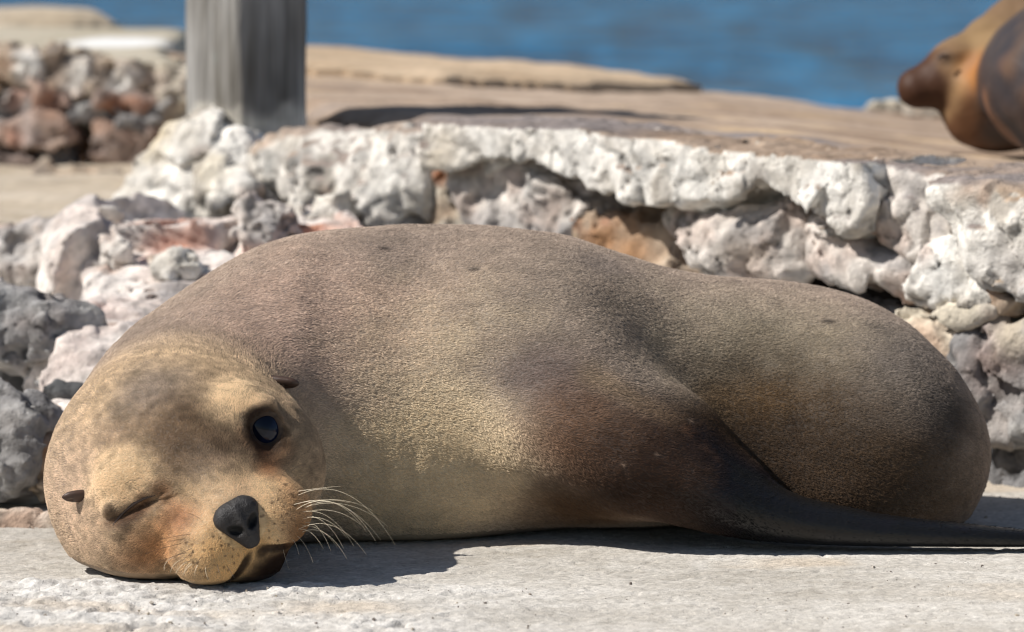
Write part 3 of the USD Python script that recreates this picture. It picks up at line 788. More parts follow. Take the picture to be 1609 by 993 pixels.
def head_sdf(p):
    q = (p - HC) @ HB.T
    qa = q.copy(); qa[:, 0] = np.abs(qa[:, 0])
    d = ell(q, (.002, .000, -.030), (.098, .090, .096))                            # skull
    d = smin(d, ell(q, (-.012, -.012, -.060), (.102, .104, .080)), .04)            # thick neck skin round it
    d = smin(d, ell(qa, (.052, -.026, .006), (.052, .056, .062)), .03)             # cheeks
    d = smin(d, ell(q, (0, -.006, .044), (.050, .046, .046)), .035)                # face
    d = smin(d, ell(qa, (.048, .026, .040), (.026, .017, .020)), .022)             # brows
    d = smin(d, cap(q, (0, .024, .048), (0, -.030, .096), .026, .019), .03)        # bridge of the nose
    d = smin(d, ell(q, (0, -.052, .066), (.052, .038, .044)), .025)                # muzzle
    d = smin(d, ell(qa, (.0295, -.056, .089), (.0315, .029, .031)), .014)          # whisker pads
    d = smin(d, ell(q, (.000, -.084, .054), (.027, .022, .034)), .022)             # chin
    # eye sockets
    d = smax(d, -ell(q, (EO[0], EO[1], .072), (.0135, .0170, .022)), .012)
    d = smax(d, -ell(q, (ES[0], ES[1], .076), (.022, .0032, .020), None), .010)
    # lids round the open eye, the swollen lid over the shut one
    d = smin(d, np.hypot(np.hypot((q[:, 0] - EO[0]) * 1.05, (q[:, 1] - EO[1]) * .84) - .0142, q[:, 2] - .0540) - .0024, .010)
    d = smin(d, ell(q, (EO[0] + .001, EO[1] + .0165, .0525), (.0180, .0062, .0115)), .008)
    d = smin(d, ell(q, (EO[0] - .001, EO[1] - .0185, .052), (.0150, .0045, .0090)), .008)
    d = smin(d, ell(q, (ES[0] + .001, ES[1] + .0100, .0485), (.021, .0070, .0105)), .006)
    d = smin(d, ell(q, (ES[0], ES[1] - .0085, .0500), (.020, .0055, .0105)), .008)
    # mouth: a groove under the nose, then back along both lips
    g = cap(q, (0, -.060, .121), (0, -.074, .112), .0026, .0022)
    for s in (-1, 1):
        g = np.minimum(g, cap(q, (0, -.073, .112), (s * .022, -.082, .102), .0020, .0026))
        g = np.minimum(g, cap(q, (s * .022, -.082, .102), (s * .046, -.078, .070), .0026, .0030))
    d = smax(d, -g, .005)
    return d


def body_sdf(p):
    x = np.clip(p[:, 0], XLO, XHI)
    zt, w, yc = top_z(x), np.maximum(half_w(x), .006), mid_y(x)
    zb = np.minimum(bot_z(x), zt - .012)
    zm = zb + (zt - zb) * .44
    h = np.where(p[:, 2] > zm, zt - zm, zm - zb)
    t, u = np.abs(p[:, 2] - zm) / h, np.abs(p[:, 1] - yc) / w
    ex = np.where(p[:, 2] > zm, 2.0, 2.25)
    f = (t ** ex + u ** ex) ** (1 / ex)
    r = np.hypot(p[:, 1] - yc, p[:, 2] - zm)
    d = r * (1 - 1 / np.maximum(f, .05)) * .9
    over = np.maximum(np.maximum(p[:, 0] - XHI, XLO - p[:, 0]), 0)
    return np.maximum(d, 0) + over + np.minimum(d, 0) * (over <= 0)


_fc = flipper_chain()
_fs = np.linspace(0, len(_fc) - 1, 60)
_fp = [PchipInterpolator(np.arange(len(_fc)), np.array([c[k] for c, r in _fc]))(_fs) for k in range(3)]
_fr = PchipInterpolator(np.arange(len(_fc)), np.array([r for c, r in _fc]))(_fs)
FLIP = [(np.array([_fp[0][i], _fp[1][i], _fp[2][i]]), _fr[i]) for i in range(len(_fs))]


def flip_sdf(p):
    d = None
    p, full = np.asarray(p), len(p)
    m = (p[:, 0] > -.14) & (p[:, 1] < 3.92) & (p[:, 2] < .20)
    out = np.full(full, .2)
    p = p[m]
    S = np.array([1, .62, 1.0])
    for (a, ra), (b, rb) in zip(FLIP[:-1], FLIP[1:]):
        e = cap(p, a, b, ra, rb, S)
        d = e if d is None else np.minimum(d, e)
    out[m] = d
    return out


def lion_sdf(p):
    d = body_sdf(p)
    # chest and neck towards the head
    d = smin(d, cap(p, P(300, 690, 3.70), P(470, 640, 3.83), .098, .125), .06)
    d = smin(d, ell(p, P(640, 690, 3.815), (.125, .105, .105)), .05)
    d = smin(d, ell(p, P(835, 600, 3.80), (.105, .085, .095)), .05)                # shoulder
    # the fold from the flipper up over the flank, belly set back behind it
    d = smax(d, -ell(p, P(1215, 690, 3.70), (.105, .052, .072)), .07)
    d = smax(d, -ell(p, P(1085, 545, 3.735), (.05, .026, .06)), .06)
    d = smin(d, ell(p, P(1402, 722, 3.845), (.0795, .085, .080)), .03)
    d = smin(d, ell(p, P(1350, 690, 3.84), (.085, .085, .085)), .06)                # rump
    fd = flip_sdf(p)
    d = smin(d, fd, .045)
    d = smin(d, cap(p, P(925, 585, 3.752), P(1065, 675, 3.736), .024, .018), .045)
    d = smin(d, cap(p, P(1065, 675, 3.736), P(1160, 752, 3.722), .018, .010), .035)   # leading edge ridge
    d = smin(d, head_sdf(p), .042)
    d = smax(d, -.0025 - p[:, 2], .010)
    return d


lv, lf = nets(lion_sdf, (-.44, 3.42, -.012), (.52, 4.09, .30), .0052)
for level in range(3):
    cen = lv[lf].mean(1)
    q = (cen - HC) @ HB.T
    ed = np.linalg.norm(lv[lf[:, 0]] - lv[lf[:, 1]], axis=1)
    if level == 0:
        mark = (cen[:, 1] < mid_y(np.clip(cen[:, 0], XLO, XHI)) + .04)
    elif level == 1:
        mark = (q[:, 2] > .005) & (np.linalg.norm(q[:, :2], axis=1) < .125)
    else:
        mark = (q[:, 2] > .035) & (np.linalg.norm(q[:, :2] - [0, -.03], axis=1) < .085)
    lv, lf = refine(lv, lf, mark)
    lv = to_surface(lion_sdf, lv, 1 if level < 2 else 2)
ln = normals_of(lv, lf)
_b = body_sdf(lv)
# soft folds and muscle, skin wrinkles
soft = (fbm(lv * np.array([16, 16, 16]), 3, 201) - .5) * .0035
rr = np.linalg.norm((lv - HC) * [1, .8, 1], axis=1) + (fbm(lv * 9, 3, 203) - .5) * .05
soft += .0006 * np.sin(rr * 210) * sstep(.11, .14, rr) * sstep(.26, .17, rr) * sstep(.35, .6, fbm(lv * 7, 2, 204))
inhead = sstep(.125, .10, np.linalg.norm((lv - HC), axis=1))
lv = lv + ln * (soft * (1 - .7 * inhead) * sstep(.004, .02, lv[:, 2]))[:, None]
ln = normals_of(lv, lf)

# coat colours and some painted light and shade: patches placed on the animal's skin
pix, dep = project(lv)
front_ok = (ln * (lv - EYE)).sum(1) < 0


def spot(px, py):
    d2 = ((pix - [px, py]) ** 2).sum(1)
    c = np.where((d2 < 36) & front_ok)[0]
    if len(c) == 0:
        c = np.array([np.argmin(np.where(front_ok, d2, 1e12))])
    return lv[c[np.argmin(dep[c])]]


qh = (lv - HC) @ HB.T
col = np.tile(np.array([.215, .172, .140]), (len(lv), 1))
col *= (.82 + .36 * fbm(lv * 22, 4, 211))[:, None]


def patch(px, py, r, c, s=1.0, soft=.6, stretch=None, pw=None):
    """Coat patch: centre on the surface, radius in metres (x, z may differ), colour."""
    global col
    c0 = spot(px, py) if pw is None else pw
    dl = lv - c0
    if stretch is not None:
        dl = dl * np.asarray(stretch)
    d = np.linalg.norm(dl, axis=1) / r + (fbm(lv * 40, 3, int(px * 7 + py) % 997) - .5) * .55
    w = (sstep(1.0 + soft * .5, 1.0 - soft, d) * s)[:, None]
    col = col * (1 - w) + np.asarray(c) * w


def hpatch(r, u, f, rad, c, s=1.0, soft=.6, stretch=None):
    global col
    dl = qh - np.array([r, u, f])
    if stretch is not None:
        dl = dl * np.asarray(stretch)
    d = np.linalg.norm(dl, axis=1) / rad + (fbm(lv * 60, 3, int(abs(r * 7000 + u * 9000)) % 997) - .5) * .5
    w = (sstep(1.0 + soft * .5, 1.0 - soft, d) * s)[:, None]
    col = col * (1 - w) + np.asarray(c) * w


TAUPE, PINK, CREAM, DKB_SHADE, UMB_SHADE, FLIPC = [.235, .185, .148], [.270, .198, .158], [.40, .325, .220], [.026, .015, .010], [.042, .026, .015], [.011, .010, .012]
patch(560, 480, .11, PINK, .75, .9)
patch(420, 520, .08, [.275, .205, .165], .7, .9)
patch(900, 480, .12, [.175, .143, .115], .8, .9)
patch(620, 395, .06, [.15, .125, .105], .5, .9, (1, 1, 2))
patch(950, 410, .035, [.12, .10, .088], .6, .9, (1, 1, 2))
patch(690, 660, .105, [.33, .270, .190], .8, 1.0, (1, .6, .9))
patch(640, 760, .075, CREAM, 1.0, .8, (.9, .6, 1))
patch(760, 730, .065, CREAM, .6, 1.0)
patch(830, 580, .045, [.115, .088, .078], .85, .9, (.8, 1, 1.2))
patch(880, 600, .04, [.105, .078, .068], .7, .9)  # dark patch behind the shoulder, soft shade painted into the coat
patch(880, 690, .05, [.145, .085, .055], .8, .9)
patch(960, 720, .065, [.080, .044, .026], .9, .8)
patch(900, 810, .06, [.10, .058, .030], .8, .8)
patch(1120, 690, .055, [.045, .026, .016], .9, .9)  # belly and flipper root: brown coat with shade painted in
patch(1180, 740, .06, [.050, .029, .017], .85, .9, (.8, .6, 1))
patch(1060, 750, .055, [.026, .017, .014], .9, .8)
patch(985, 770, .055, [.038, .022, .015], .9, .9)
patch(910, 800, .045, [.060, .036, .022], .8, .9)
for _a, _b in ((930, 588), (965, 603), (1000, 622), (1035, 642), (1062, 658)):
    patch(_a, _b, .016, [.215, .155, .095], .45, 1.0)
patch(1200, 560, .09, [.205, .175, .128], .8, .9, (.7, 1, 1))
patch(1180, 690, .085, UMB_SHADE, .9, .9, (.8, .5, 1))  # umber flank and rump underside, darkened further to stand for shade
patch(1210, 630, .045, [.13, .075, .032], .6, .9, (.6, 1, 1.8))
patch(1130, 700, .045, DKB_SHADE, .85, .9)
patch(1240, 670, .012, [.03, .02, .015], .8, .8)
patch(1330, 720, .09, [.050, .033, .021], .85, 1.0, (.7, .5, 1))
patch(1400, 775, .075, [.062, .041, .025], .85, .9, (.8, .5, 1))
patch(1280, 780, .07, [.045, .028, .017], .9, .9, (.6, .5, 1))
for _a, _b in ((1082, 672), (1106, 693), (1130, 716), (1155, 737)):  # sunlit rim of the flipper edge painted into the coat
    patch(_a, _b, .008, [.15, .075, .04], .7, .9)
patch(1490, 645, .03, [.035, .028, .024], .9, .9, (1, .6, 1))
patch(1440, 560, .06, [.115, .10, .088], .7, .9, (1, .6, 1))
fl = flip_sdf(lv)
fw = (sstep(.010, -.004, fl - .004) * sstep(X_of(985), X_of(1150), lv[:, 0] + (fbm(lv * 30, 3, 9) - .5) * .05))[:, None]
col = col * (1 - fw) + np.array(FLIPC) * fw
fw2 = (sstep(.012, -.004, fl) * sstep(X_of(930), X_of(1060), lv[:, 0]))[:, None] * .6 * (1 - fw)
col = col * (1 - fw2) + np.array([.06, .033, .022]) * fw2
for (a, b) in ((1032, 712), (975, 730), (1085, 655)):
    patch(a, b, .0024, [.20, .145, .11], .6, .9)
for (a, b, r) in ((605, 385, .004), (612, 358, .003), (1300, 500, .004), (740, 420, .003)):
    patch(a, b, r, [.05, .04, .035], .8, .6, (.6, 1, 1.4))

# head
hm = sstep(.165, .085, np.linalg.norm(qh * [1, 1, .8], axis=1))
w = (hm * .8)[:, None]
col = col * (1 - w) + (np.array([.240, .175, .108]) * (.85 + .3 * fbm(lv * 45, 3, 221))[:, None]) * w
hpatch(.0, .078, .03, .042, [.145, .118, .098], .8, .9)
hpatch(-.055, .052, .04, .026, [.16, .11, .07], .7, .9)
hpatch(-.006, .032, .07, .052, [.070, .043, .026], .85, .95, (1, 1.05, .6))
hpatch(.020, .012, .075, .020, [.085, .055, .035], .65, .9, (1, 1, .5))
hpatch(-.095, .03, .0, .06, [.31, .235, .175], .8, .9)
hpatch(.050, .033, .055, .022, [.46, .350, .225], .9, .95, (.9, 1, .5))
hpatch(-.056, .026, .055, .025, [.46, .350, .225], .9, .95, (.8, 1, .5))
hpatch(.0, -.012, .085, .022, [.26, .20, .15], .6, .9, (1, .7, .5))
hpatch(0, -.055, .09, .058, [.43, .315, .185], .97, .8, (.95, 1.15, .5))
hpatch(0, -.028, .10, .024, [.44, .325, .215], .85, .9, (.7, 1, .5))
hpatch(-.02, -.07, .095, .035, [.40, .25, .105], .7, .9, (1, 1, .5))
hpatch(.043, -.058, .085, .022, [.25, .125, .05], .9, .8, (1, 1, .5))
hpatch(-.060, -.034, .06, .028, [.235, .12, .055], .85, .9, (.8, 1.3, .5))
hpatch(-.035, -.022, .08, .017, [.24, .115, .06], .8, .9, (1, 1, .5))
hpatch(.043, -.022, .08, .014, [.22, .11, .055], .9, .8, (1, 1, .5))
hpatch(EO[0] - .004, EO[1] - .006, .060, .0275, [.13, .070, .038], .9, .6, (1.1, 1, .4))
hpatch(EO[0] - .001, EO[1] - .001, .060, .0205, [.030, .018, .013], .95, .3, (1.05, .95, .4))
hpatch(EO[0] - .014, EO[1] - .013, .065, .0100, [.07, .035, .02], .8, .6, (1, 1, .4))
hpatch(.095, -.03, .03, .04, [.20, .145, .095], .6, .9, (1, .7, .6))
hpatch(ES[0], ES[1] - .001, .060, .021, [.070, .033, .019], .85, .7, (.9, 2.8, .4))
for _a, _b in ((168, 800), (178, 811), (188, 822), (198, 833)):
    patch(_a, _b, .0055, [.085, .055, .036], .6, .6)
patch(250, 776, .011, [.13, .068, .036], .7, .9)
patch(228, 790, .008, [.09, .045, .026], .8, .9)
hpatch(.01, -.094, .075, .026, [.06, .033, .02], .95, .6, (.8, 1.3, .5))
gm = (sstep(.0055, .0015, np.minimum.reduce([cap(qh, (0, -.066, .118), (0, -.073, .112), .0016, .0016)] + [cap(qh, (0, -.073, .112), (s * .022, -.082, .102), .002, .0026) for s in (-1, 1)] + [cap(qh, (s * .022, -.082, .102), (s * .046, -.078, .070), .0026, .003) for s in (-1, 1)])))[:, None]
col = col * (1 - gm * .9) + np.array([.02, .012, .01]) * gm * .9
hmk = (.55 + .9 * fbm(lv * 130, 3, 231))[:, None]
hmw = sstep(.13, .10, np.linalg.norm(qh * [1, 1, .8], axis=1))[:, None]
col = col * (1 + (hmk - 1) * hmw) * (.80 + .40 * fbm(lv * np.array([60, 90, 90]), 3, 233))[:, None]
rng = np.random.default_rng(17)
# whisker pores on both pads
pores = []
for s in (-1, 1):
    for row in range(5):
        for k in range(6):
            pores.append((s * (.015 + .0068 * k + .0020 * rng.normal()), -.046 - .0070 * row + .0012 * k + .0018 * rng.normal()))
for (a, b) in pores:
    w = (sstep(.0016, .0006, np.hypot(qh[:, 0] - a, qh[:, 1] - b)) * (qh[:, 2] > .06) * .6)[:, None]
    col = col * (1 - w) + np.array([.07, .04, .025]) * w
patch(446, 888, .021, [.030, .017, .011], .95, .6, (.7, .6, 1.1))  # chin: dark brown fur with its shade painted in
patch(415, 872, .006, [.03, .018, .012], .8, .6)
patch(478, 845, .016, [.13, .065, .03], .85, .8, (1, .5, .8))
lum = col.mean(1, keepdims=True)
col = lum + (col - lum) * 1.06                       # the coat is a little richer and more contrasted than the patches above
col = col * np.clip(lum / .17, .05, 3) ** .24
col = np.clip(col, .006, .62)
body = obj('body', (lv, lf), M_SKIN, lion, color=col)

# eye (open), lid line (shut), ears, nose
sp = trimesh.creation.icosphere(4, 1.0)
ev = np.array(sp.vertices) * [.0150, .0185, .0140]
obj('eye', (Lp(EO[0], EO[1], .0490) + ev @ HB, np.array(sp.faces)), M_EYE, lion)


def tube_mesh(pts, rad, sides=8):
    import sys
    p = np.asarray(pts, float)
    rad = np.broadcast_to(rad, (len(p),))
    t = np.gradient(p, axis=0); t /= np.linalg.norm(t, axis=1, keepdims=True)
    a = np.cross(t, [0.3, .2, 1.0]); a /= np.linalg.norm(a, axis=1, keepdims=True)
    b = np.cross(t, a)
    th = np.arange(sides) * 2 * np.pi / sides
    v = p[:, None] + rad[:, None, None] * (np.cos(th)[None, :, None] * a[:, None] + np.sin(th)[None, :, None] * b[:, None])
    i, j = np.meshgrid(np.arange(len(p) - 1), np.arange(sides), indexing='ij')
    q = np.stack([i * sides + j, i * sides + (j + 1) % sides, (i + 1) * sides + (j + 1) % sides, (i + 1) * sides + j], -1).reshape(-1, 4)
    v = v.reshape(-1, 3)
    v = np.vstack([v, p[:1], p[-1:]])
    n0, n1 = len(v) - 2, len(v) - 1
    m = (len(p) - 1) * sides
    capf = [[(j + 1) % sides, j, n0] for j in range(sides)] + [[m + j, m + (j + 1) % sides, n1] for j in range(sides)]
    return v, np.vstack([q[:, [0, 1, 2]], q[:, [0, 2, 3]], capf])


def on_head(r, u, lift=0.0):
    """The point of the face at (r, u), found along the looking direction."""
    fs = np.linspace(.16, -.05, 500)
    pts = HC + hr * r + hu * u + fs[:, None] * hf
    d = lion_sdf(pts)
    i = np.argmax(d < 0)
    return pts[i] + hf * lift


lid = np.array([on_head(ES[0] - .018 + .040 * t, ES[1] - .0035 + .0065 * math.sin(t * 2.6) + .004 * t, .0003) for t in np.linspace(0, 1, 14)])
obj('eyelid', tube_mesh(lid, .0014 * np.sin(np.linspace(.25, 2.9, 14)) + .0003), M_LID, lion)


def ear(base, axis, length, w, flat):
    axis = axis / np.linalg.norm(axis)
    s1 = np.cross(axis, flat); s1 /= np.linalg.norm(s1)
    s2 = np.cross(axis, s1)

    def f(p):
        q = np.stack([(p - base) @ axis, (p - base) @ s1, (p - base) @ s2], 1)
        t = np.clip(q[:, 0] / length, 0, 1)
        r = w * (1 - .62 * t ** 1.7)
        d = np.hypot(q[:, 1], q[:, 2] * 1.5) - r
        d = smax(d, q[:, 0] - length * .92, .009)
        d = smax(d, -q[:, 0] - .008, .003)
        slit = np.hypot(q[:, 1] * .9, (q[:, 2] + w * .75) * 1.1) - w * .55 * (1 - .5 * t)
        return smax(d, -np.maximum(slit, .006 - q[:, 0]), .0015)
    return nets(f, base - length * 1.3, base + length * 1.3, .0008)


e1 = spot(440, 597)
obj('ear', ear(e1, np.array([.95, -.25, -.02]), .0225, .0074, np.array([0, -.6, -.8])), M_EAR, lion)
e2 = spot(120, 778)
obj('ear', ear(e2 + np.array([.0, -.001, 0]), np.array([-.95, -.28, -.02]), .0180, .0068, np.array([0, -.6, -.8])), M_EAR, lion)


NC = on_head(0, -.0455) + hf * .0002


def nose_sdf(p):
    q = (p - NC) @ HB.T / .95
    qa = q.copy(); qa[:, 0] = np.abs(qa[:, 0])
    d = cap(qa, (.0105, .0085, -.001), (.0015, -.0170, .0015), .0100, .0062)
    d = smin(d, ell(q, (0, .013, -.004), (.0125, .0085, .0100)), .009)
    d = smin(d, ell(q, (0, .000, .006), (.0045, .0160, .0065)), .006)
    nq = qa - np.array([.0098, -.0020, .0130])
    cs, sn = math.cos(.55), math.sin(.55)
    nq = np.stack([nq[:, 0] * cs + nq[:, 1] * sn, -nq[:, 0] * sn + nq[:, 1] * cs, nq[:, 2]], 1)
    d = smax(d, -ell(nq, (0, 0, 0), (.0082, .0050, .0095)), .0025)
    d = smax(d, -cap(q, (0, -.006, .0135), (0, -.024, .0085), .0011, .0011), .002)
    return d + (fbm(p * 420, 2, 5) - .5) * .0006


nv, nf = nets(nose_sdf, NC - .03, NC + .03, .0007)
nq_ = (nv - NC) @ HB.T / .95
nq_[:, 0] = np.abs(nq_[:, 0])
nl = nq_ - np.array([.0098, -.0020, .0130])
nl = np.stack([nl[:, 0] * math.cos(.55) + nl[:, 1] * math.sin(.55), -nl[:, 0] * math.sin(.55) + nl[:, 1] * math.cos(.55), nl[:, 2]], 1)
nw = sstep(.0014, .0, ell(nl, (0, 0, 0), (.0082, .0050, .0095)))[:, None]  # nostril hollows painted black to deepen their shade
ncol = np.array([.024, .022, .022]) * (.7 + .6 * fbm(nv * 300, 3, 91))[:, None]
obj('nose', (nv, nf), M_NOSE, lion, color=ncol * (1 - nw) + .0025 * nw)


# whiskers, each its own strand
def strand(name, pts, w0, mat, parent):
    c = UsdGeom.BasisCurves.Define(stage, path(name, parent))
    c.CreateTypeAttr('linear')
    p = np.asarray(pts, np.float32)
    c.CreatePointsAttr(Vt.Vec3fArray.FromNumpy(p))
    c.CreateCurveVertexCountsAttr(Vt.IntArray([len(p)]))
    c.CreateWidthsAttr(Vt.FloatArray.FromNumpy((w0 * np.linspace(1, .25, len(p))).astype(np.float32)))
    c.SetWidthsInterpolation('vertex')
    UsdShade.MaterialBindingAPI.Apply(c.GetPrim()).Bind(mat)


def whisker(root, tip, dtip, bend, w0, mat, n=16):
    a = spot(*root) + np.array([0, .0015, 0])
    d = P(tip[0], tip[1], dtip) - a
    t = np.linspace(0, 1, n)[:, None]
    strand('whisker', a + d * t + np.asarray(bend) * (4 * t * (1 - t)) * np.linalg.norm(d), w0, mat, lion)


rng = np.random.default_rng(5)
# left cheek of the animal (picture right): long pale whiskers arching over and down
for (x0, y0, x1, y1, b) in ((470, 768, 535, 764, .06), (472, 776, 621, 856, .20), (478, 786, 598, 848, .20), (482, 795, 610, 828, .14), (484, 800, 590, 850, .20), (480, 806, 556, 858, .20), (486, 812, 540, 862, .20), (480, 818, 545, 845, .18),
                            (484, 824, 520, 866, .20), (478, 830, 530, 860, .20), (474, 836, 508, 862, .18), (470, 838, 576, 872, .26), (470, 846, 492, 884, .15), (462, 852, 470, 872, .1), (450, 862, 455, 896, -.1), (486, 790, 585, 802, .10),
                            (488, 805, 566, 824, .12), (476, 842, 545, 878, .22), (464, 792, 550, 790, .10), (468, 800, 575, 834, .18)):
    whisker((x0, y0), (x1, y1), 3.455 + .02 * rng.random(), (.02, -.05, b + .03 * rng.normal()), .00028 + .00016 * rng.random(), M_WHISK)
for (x0, y0, x1, y1) in ((455, 765, 480, 748), (440, 752, 452, 738), (462, 740, 488, 736)):
    whisker((x0, y0), (x1, y1), 3.46, (0, -.03, .06), .0003, M_WHISK2)
# right cheek (picture left): dark thin ones, and short pale ones pressed down to the ground
for (x0, y0, x1, y1) in ((296, 836, 252, 848), (281, 852, 228, 870), (290, 866, 230, 890), (302, 862, 280, 886), (316, 868, 300, 896), (286, 845, 262, 852), (310, 812, 296, 806), (300, 858, 262, 880), (345, 888, 346, 906), (360, 890, 368, 908)):
    whisker((x0, y0), (x1, y1), 3.442, (0, -.03, .02), .00042, M_WHISK2)
for (x0, y0, x1, y1) in ((268, 878, 258, 896), (279, 880, 268, 899), (290, 882, 276, 902), (300, 888, 288, 905), (325, 892, 328, 912), (296, 885, 290, 898), (310, 890, 306, 905)):
    whisker((x0, y0), (x1, y1), 3.447, (-.10, -.05, .05), .0005, M_WHISK)
for (x0, y0, x1, y1) in ((200, 760, 232, 753), (188, 764, 228, 752), (372, 655, 368, 640), (380, 660, 378, 642)):
    whisker((x0, y0), (x1, y1), 3.47, (0, -.03, .08), .0003, M_WHISK2)

# fur
tri = lv[lf]
area = np.linalg.norm(np.cross(tri[:, 1] - tri[:, 0], tri[:, 2] - tri[:, 0]), axis=1) / 2
tc, tn = tri.mean(1), ln[lf].mean(1)
qc = (tc - HC) @ HB.T
isface = (qc[:, 2] > -.01) & (np.linalg.norm(qc[:, :2], axis=1) < .125)
wt = area * (tn[:, 1] < .45) * (tc[:, 2] > .006) * np.where(isface, 3.2, 1.0)
bare = sstep(.004, -.004, flip_sdf(tc) - .003) * sstep(X_of(1060), X_of(1230), tc[:, 0])
wt *= 1 - bare
eyed = np.minimum(np.linalg.norm(qc - [EO[0], EO[1], .058], axis=1) - .0148, np.linalg.norm(tc - NC, axis=1) - .0200)
wt *= eyed > 0
NH = 600000
rng = np.random.default_rng(99)
pick = rng.choice(len(lf), NH, p=wt / wt.sum())
bc = rng.dirichlet((1, 1, 1), NH)
root = (tri[pick] * bc[:, :, None]).sum(1)
hn = (ln[lf[pick]] * bc[:, :, None]).sum(1); hn /= np.linalg.norm(hn, axis=1, keepdims=True)
hcol = (col[lf[pick]] * bc[:, :, None]).sum(1)
away = root - Lp(0, -.03, .13)
away /= np.linalg.norm(away, axis=1, keepdims=True)
hw = sstep(.20, .11, np.linalg.norm(root - HC, axis=1))[:, None]
flow = away * hw + np.array([.95, .05, -.30]) * (1 - hw)
clump = np.stack([fbm(root * 250 + k * 17, 2, 300 + k) - .5 for k in range(3)], 1)
flow = flow + clump * .6 + rng.normal(size=(NH, 3)) * .25
flow -= hn * (flow * hn).sum(1, keepdims=True)
flow /= np.linalg.norm(flow, axis=1, keepdims=True)
face_h = isface[pick]
muz = sstep(.07, .045, np.linalg.norm(root - Lp(0, -.05, .085), axis=1))
L = (.0030 * (.7 + .6 * rng.random(NH)) * np.where(face_h, .62, 1.0) * (1 - .35 * muz))[:, None]
lift = (.22 + .16 * rng.random(NH) + .22 * (fbm(root * 300, 2, 310) - .5))[:, None]
p0 = root - hn * .0004
p1 = root + flow * L * .5 + hn * L * lift * .62
p2 = root + flow * L + hn * L * lift * .80
pts = np.stack([p0, p1, p2], 1).reshape(-1, 3).astype(np.float32)
pts[:, 2] = np.maximum(pts[:, 2], .0008)
k = (1.05 + .6 * (rng.random(NH) - .5) + .45 * (fbm(root * 280 + 40, 2, 311) - .5))[:, None]
hcol = hcol * k * 1.85
hcol *= np.minimum(1, .80 / hcol.max(1, keepdims=True))
fur = UsdGeom.BasisCurves.Define(stage, path('fur', lion))
fur.CreateTypeAttr('linear')
fur.CreatePointsAttr(Vt.Vec3fArray.FromNumpy(pts))
fur.CreateCurveVertexCountsAttr(Vt.IntArray.FromNumpy(np.full(NH, 3, np.int32)))
fur.CreateWidthsAttr(Vt.FloatArray.FromNumpy((np.array([1.0, .85, .2])[None] * np.where(face_h, .00026, .00030)[:, None]).ravel().astype(np.float32)))
fur.SetWidthsInterpolation('vertex')
UsdGeom.PrimvarsAPI(fur).CreatePrimvar('displayColor', Sdf.ValueTypeNames.Color3fArray, 'uniform').Set(Vt.Vec3fArray.FromNumpy(hcol.astype(np.float32)))
UsdShade.MaterialBindingAPI.Apply(fur.GetPrim()).Bind(M_FUR)
tag(fur.GetPrim(), kind='stuff')

# ------------------------------------------------------------------ the second sea lion on the platform
lion2 = thing('sea_lion', 'brown sea lion resting on the platform at the right edge, snout pointing to the sea', 'sea lion')
D2 = 4.95
k2 = mpp(D2)


def Q(px, py, dd=0.0):
    return P(px, py, D2 + dd)


def lion2_sdf(p):
    d = cap(p, Q(1444, 141), Q(1505, 120, .01), 30 * k2, 47 * k2)                # snout
    d = smin(d, ell(p, Q(1436, 138), (22 * k2, 24 * k2, 25 * k2)), .012)
    d = smin(d, cap(p, Q(1505, 112, .02), Q(1660, 40, .09), 47 * k2, 84 * k2), .03)   # head and nape
    d = smin(d, ell(p, Q(1497, 84, -.005), (24 * k2, 30 * k2, 10 * k2)), .014)        # brow
    n = ell(p, Q(1562, 156, .01), (88 * k2, 85 * k2, 88 * k2))                  # bulging neck fold
    n = smin(n, cap(p, Q(1590, 125, .02), Q(1680, 110, .10), 85 * k2, 120 * k2), .03)
    d = smin(d, n, .006)
    b = ell(p, Q(1735, 125, -.09), (193 * k2, .17, 142 * k2))                        # body
    b = smin(b, ell(p, Q(1950, 130, .12), (260 * k2, .15, 120 * k2)), .06)
    d = smin(d, b, .014)
    d = smin(d, cap(p, Q(1680, 190, -.08), Q(1730, 240, -.12), 40 * k2, 22 * k2), .03)
    d = d + (fbm(p * np.array([20, 30, 20]), 3, 55) - .5) * .010 + (fbm(p * np.array([60, 60, 25]), 3, 56) - .5) * .004
    return smax(d, plat_z(p[:, 0], p[:, 1]) + .000 - p[:, 2], .012)


v2, f2_ = nets(lion2_sdf, (.38, 4.70, .24), (1.10, 5.35, .50), .005)
n2 = normals_of(v2, f2_)
pj, _ = project(v2)
c2 = np.tile(np.array([.10, .060, .040]), (len(v2), 1))


def p2c(px, py, r, c, s=1.0, soft=.7, dd=0.0, st=(1, .4, 1)):
    global c2
    dl = (v2 - Q(px, py, dd)) * np.asarray(st)
    d = np.linalg.norm(dl, axis=1) / r + (fbm(v2 * 35, 3, int(px) % 97) - .5) * .5
    w = (sstep(1 + soft * .4, 1 - soft, d) * s)[:, None]
    c2 = c2 * (1 - w) + np.asarray(c) * w


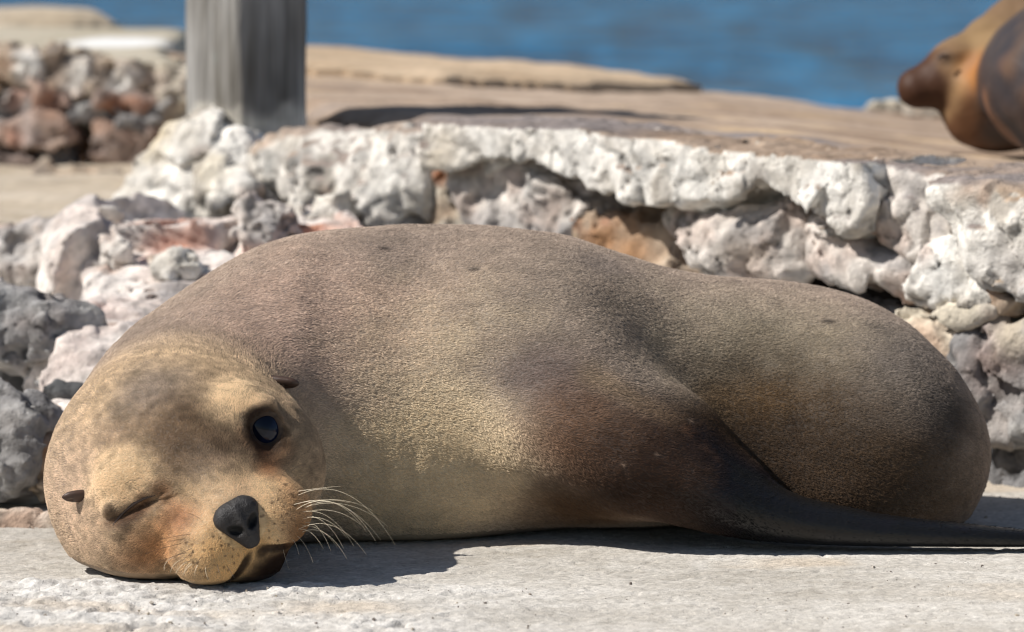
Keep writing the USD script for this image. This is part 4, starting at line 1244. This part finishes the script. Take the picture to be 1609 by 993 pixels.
p2c(1560, 50, .08, [.17, .105, .055], .9)
p2c(1500, 90, .035, [.22, .14, .075], .9)
p2c(1545, 70, .035, [.22, .14, .065], .9)
p2c(1505, 160, .060, [.11, .050, .022], .95, .5, -.05)
p2c(1488, 130, .030, [.30, .19, .085], .95, .5, -.04)
p2c(1482, 165, .022, [.30, .19, .09], .9, .6, -.03)
p2c(1545, 120, .034, [.30, .125, .035], .9, .7, -.05)
p2c(1530, 200, .045, [.11, .050, .024], .85, .7, -.05)
p2c(1548, 160, .018, [.05, .03, .02], .8, .7, -.05)
p2c(1575, 205, .030, [.05, .04, .036], .9, .7, -.05)
p2c(1470, 110, .030, [.16, .085, .04], .8, .8)
p2c(1435, 145, .048, [.050, .020, .010], .97, .35, 0, (1, .3, .8))
p2c(1486, 92, .012, [.05, .04, .035], .9)
bw = sstep(.004, -.006, ell(v2, Q(1735, 125, -.09), (193 * k2, .17, 142 * k2)) - .003)[:, None]
c2 = c2 * (1 - bw) + (np.array([.030, .027, .031]) + np.array([.13, .052, .016]) * sstep(.42, .6, fbm(v2 * 13, 3, 77))[:, None] * sstep(.42, .33, v2[:, 2])[:, None]) * bw
obj('body', (v2, f2_), M_WET, lion2, color=np.clip(c2, .008, .6))
le = np.array([Q(1474 + 16 * t, 92 - 5 * math.sin(3.1 * t), -.034 + .002 * t) for t in np.linspace(0, 1, 10)])
obj('eyelid', tube_mesh(le, .0016), M_LID, lion2)

# ------------------------------------------------------------------ grit on the quay
rng = np.random.default_rng(41)
gv, gfc, n0 = [], [], 0
ico = trimesh.creation.icosphere(1, 1.0)
iv, if_ = np.array(ico.vertices), np.array(ico.faces)
for i in range(340):
    if i < 200:
        x, y = rng.uniform(-.42, .45), rng.uniform(3.24, 3.62)
    elif i < 290:
        x, y = rng.uniform(-.45, .02), rng.uniform(3.24, 3.48)
    else:
        x, y = rng.uniform(.30, .60), rng.uniform(3.75, 4.08)
    if y > 3.50 and -.42 < x < .30:
        continue
    k_ = np.argmin(np.abs(gx - x)), np.argmin(np.abs(gy - y))
    r_ = .0005 + .0011 * rng.random() ** 5
    v_ = iv * r_ * rng.uniform(.6, 1.2, 3) * (1 + .25 * rng.normal(size=(len(iv), 1)))
    gv.append(v_ + [x, y, GZ[k_] + r_ * .35]); gfc.append(if_ + n0); n0 += len(iv)
gv, gfc = np.vstack(gv), np.vstack(gfc)
gcol = np.repeat(np.array([[.42, .36, .28], [.26, .22, .18], [.17, .14, .12], [.55, .50, .44]])[rng.integers(0, 4, len(gv) // len(iv))], len(iv), 0)
tag(obj('grit', (gv, gfc), M_SLAB, smooth=False, color=gcol), 'loose grit and tiny stones scattered over the quay concrete', 'grit', kind='stuff')
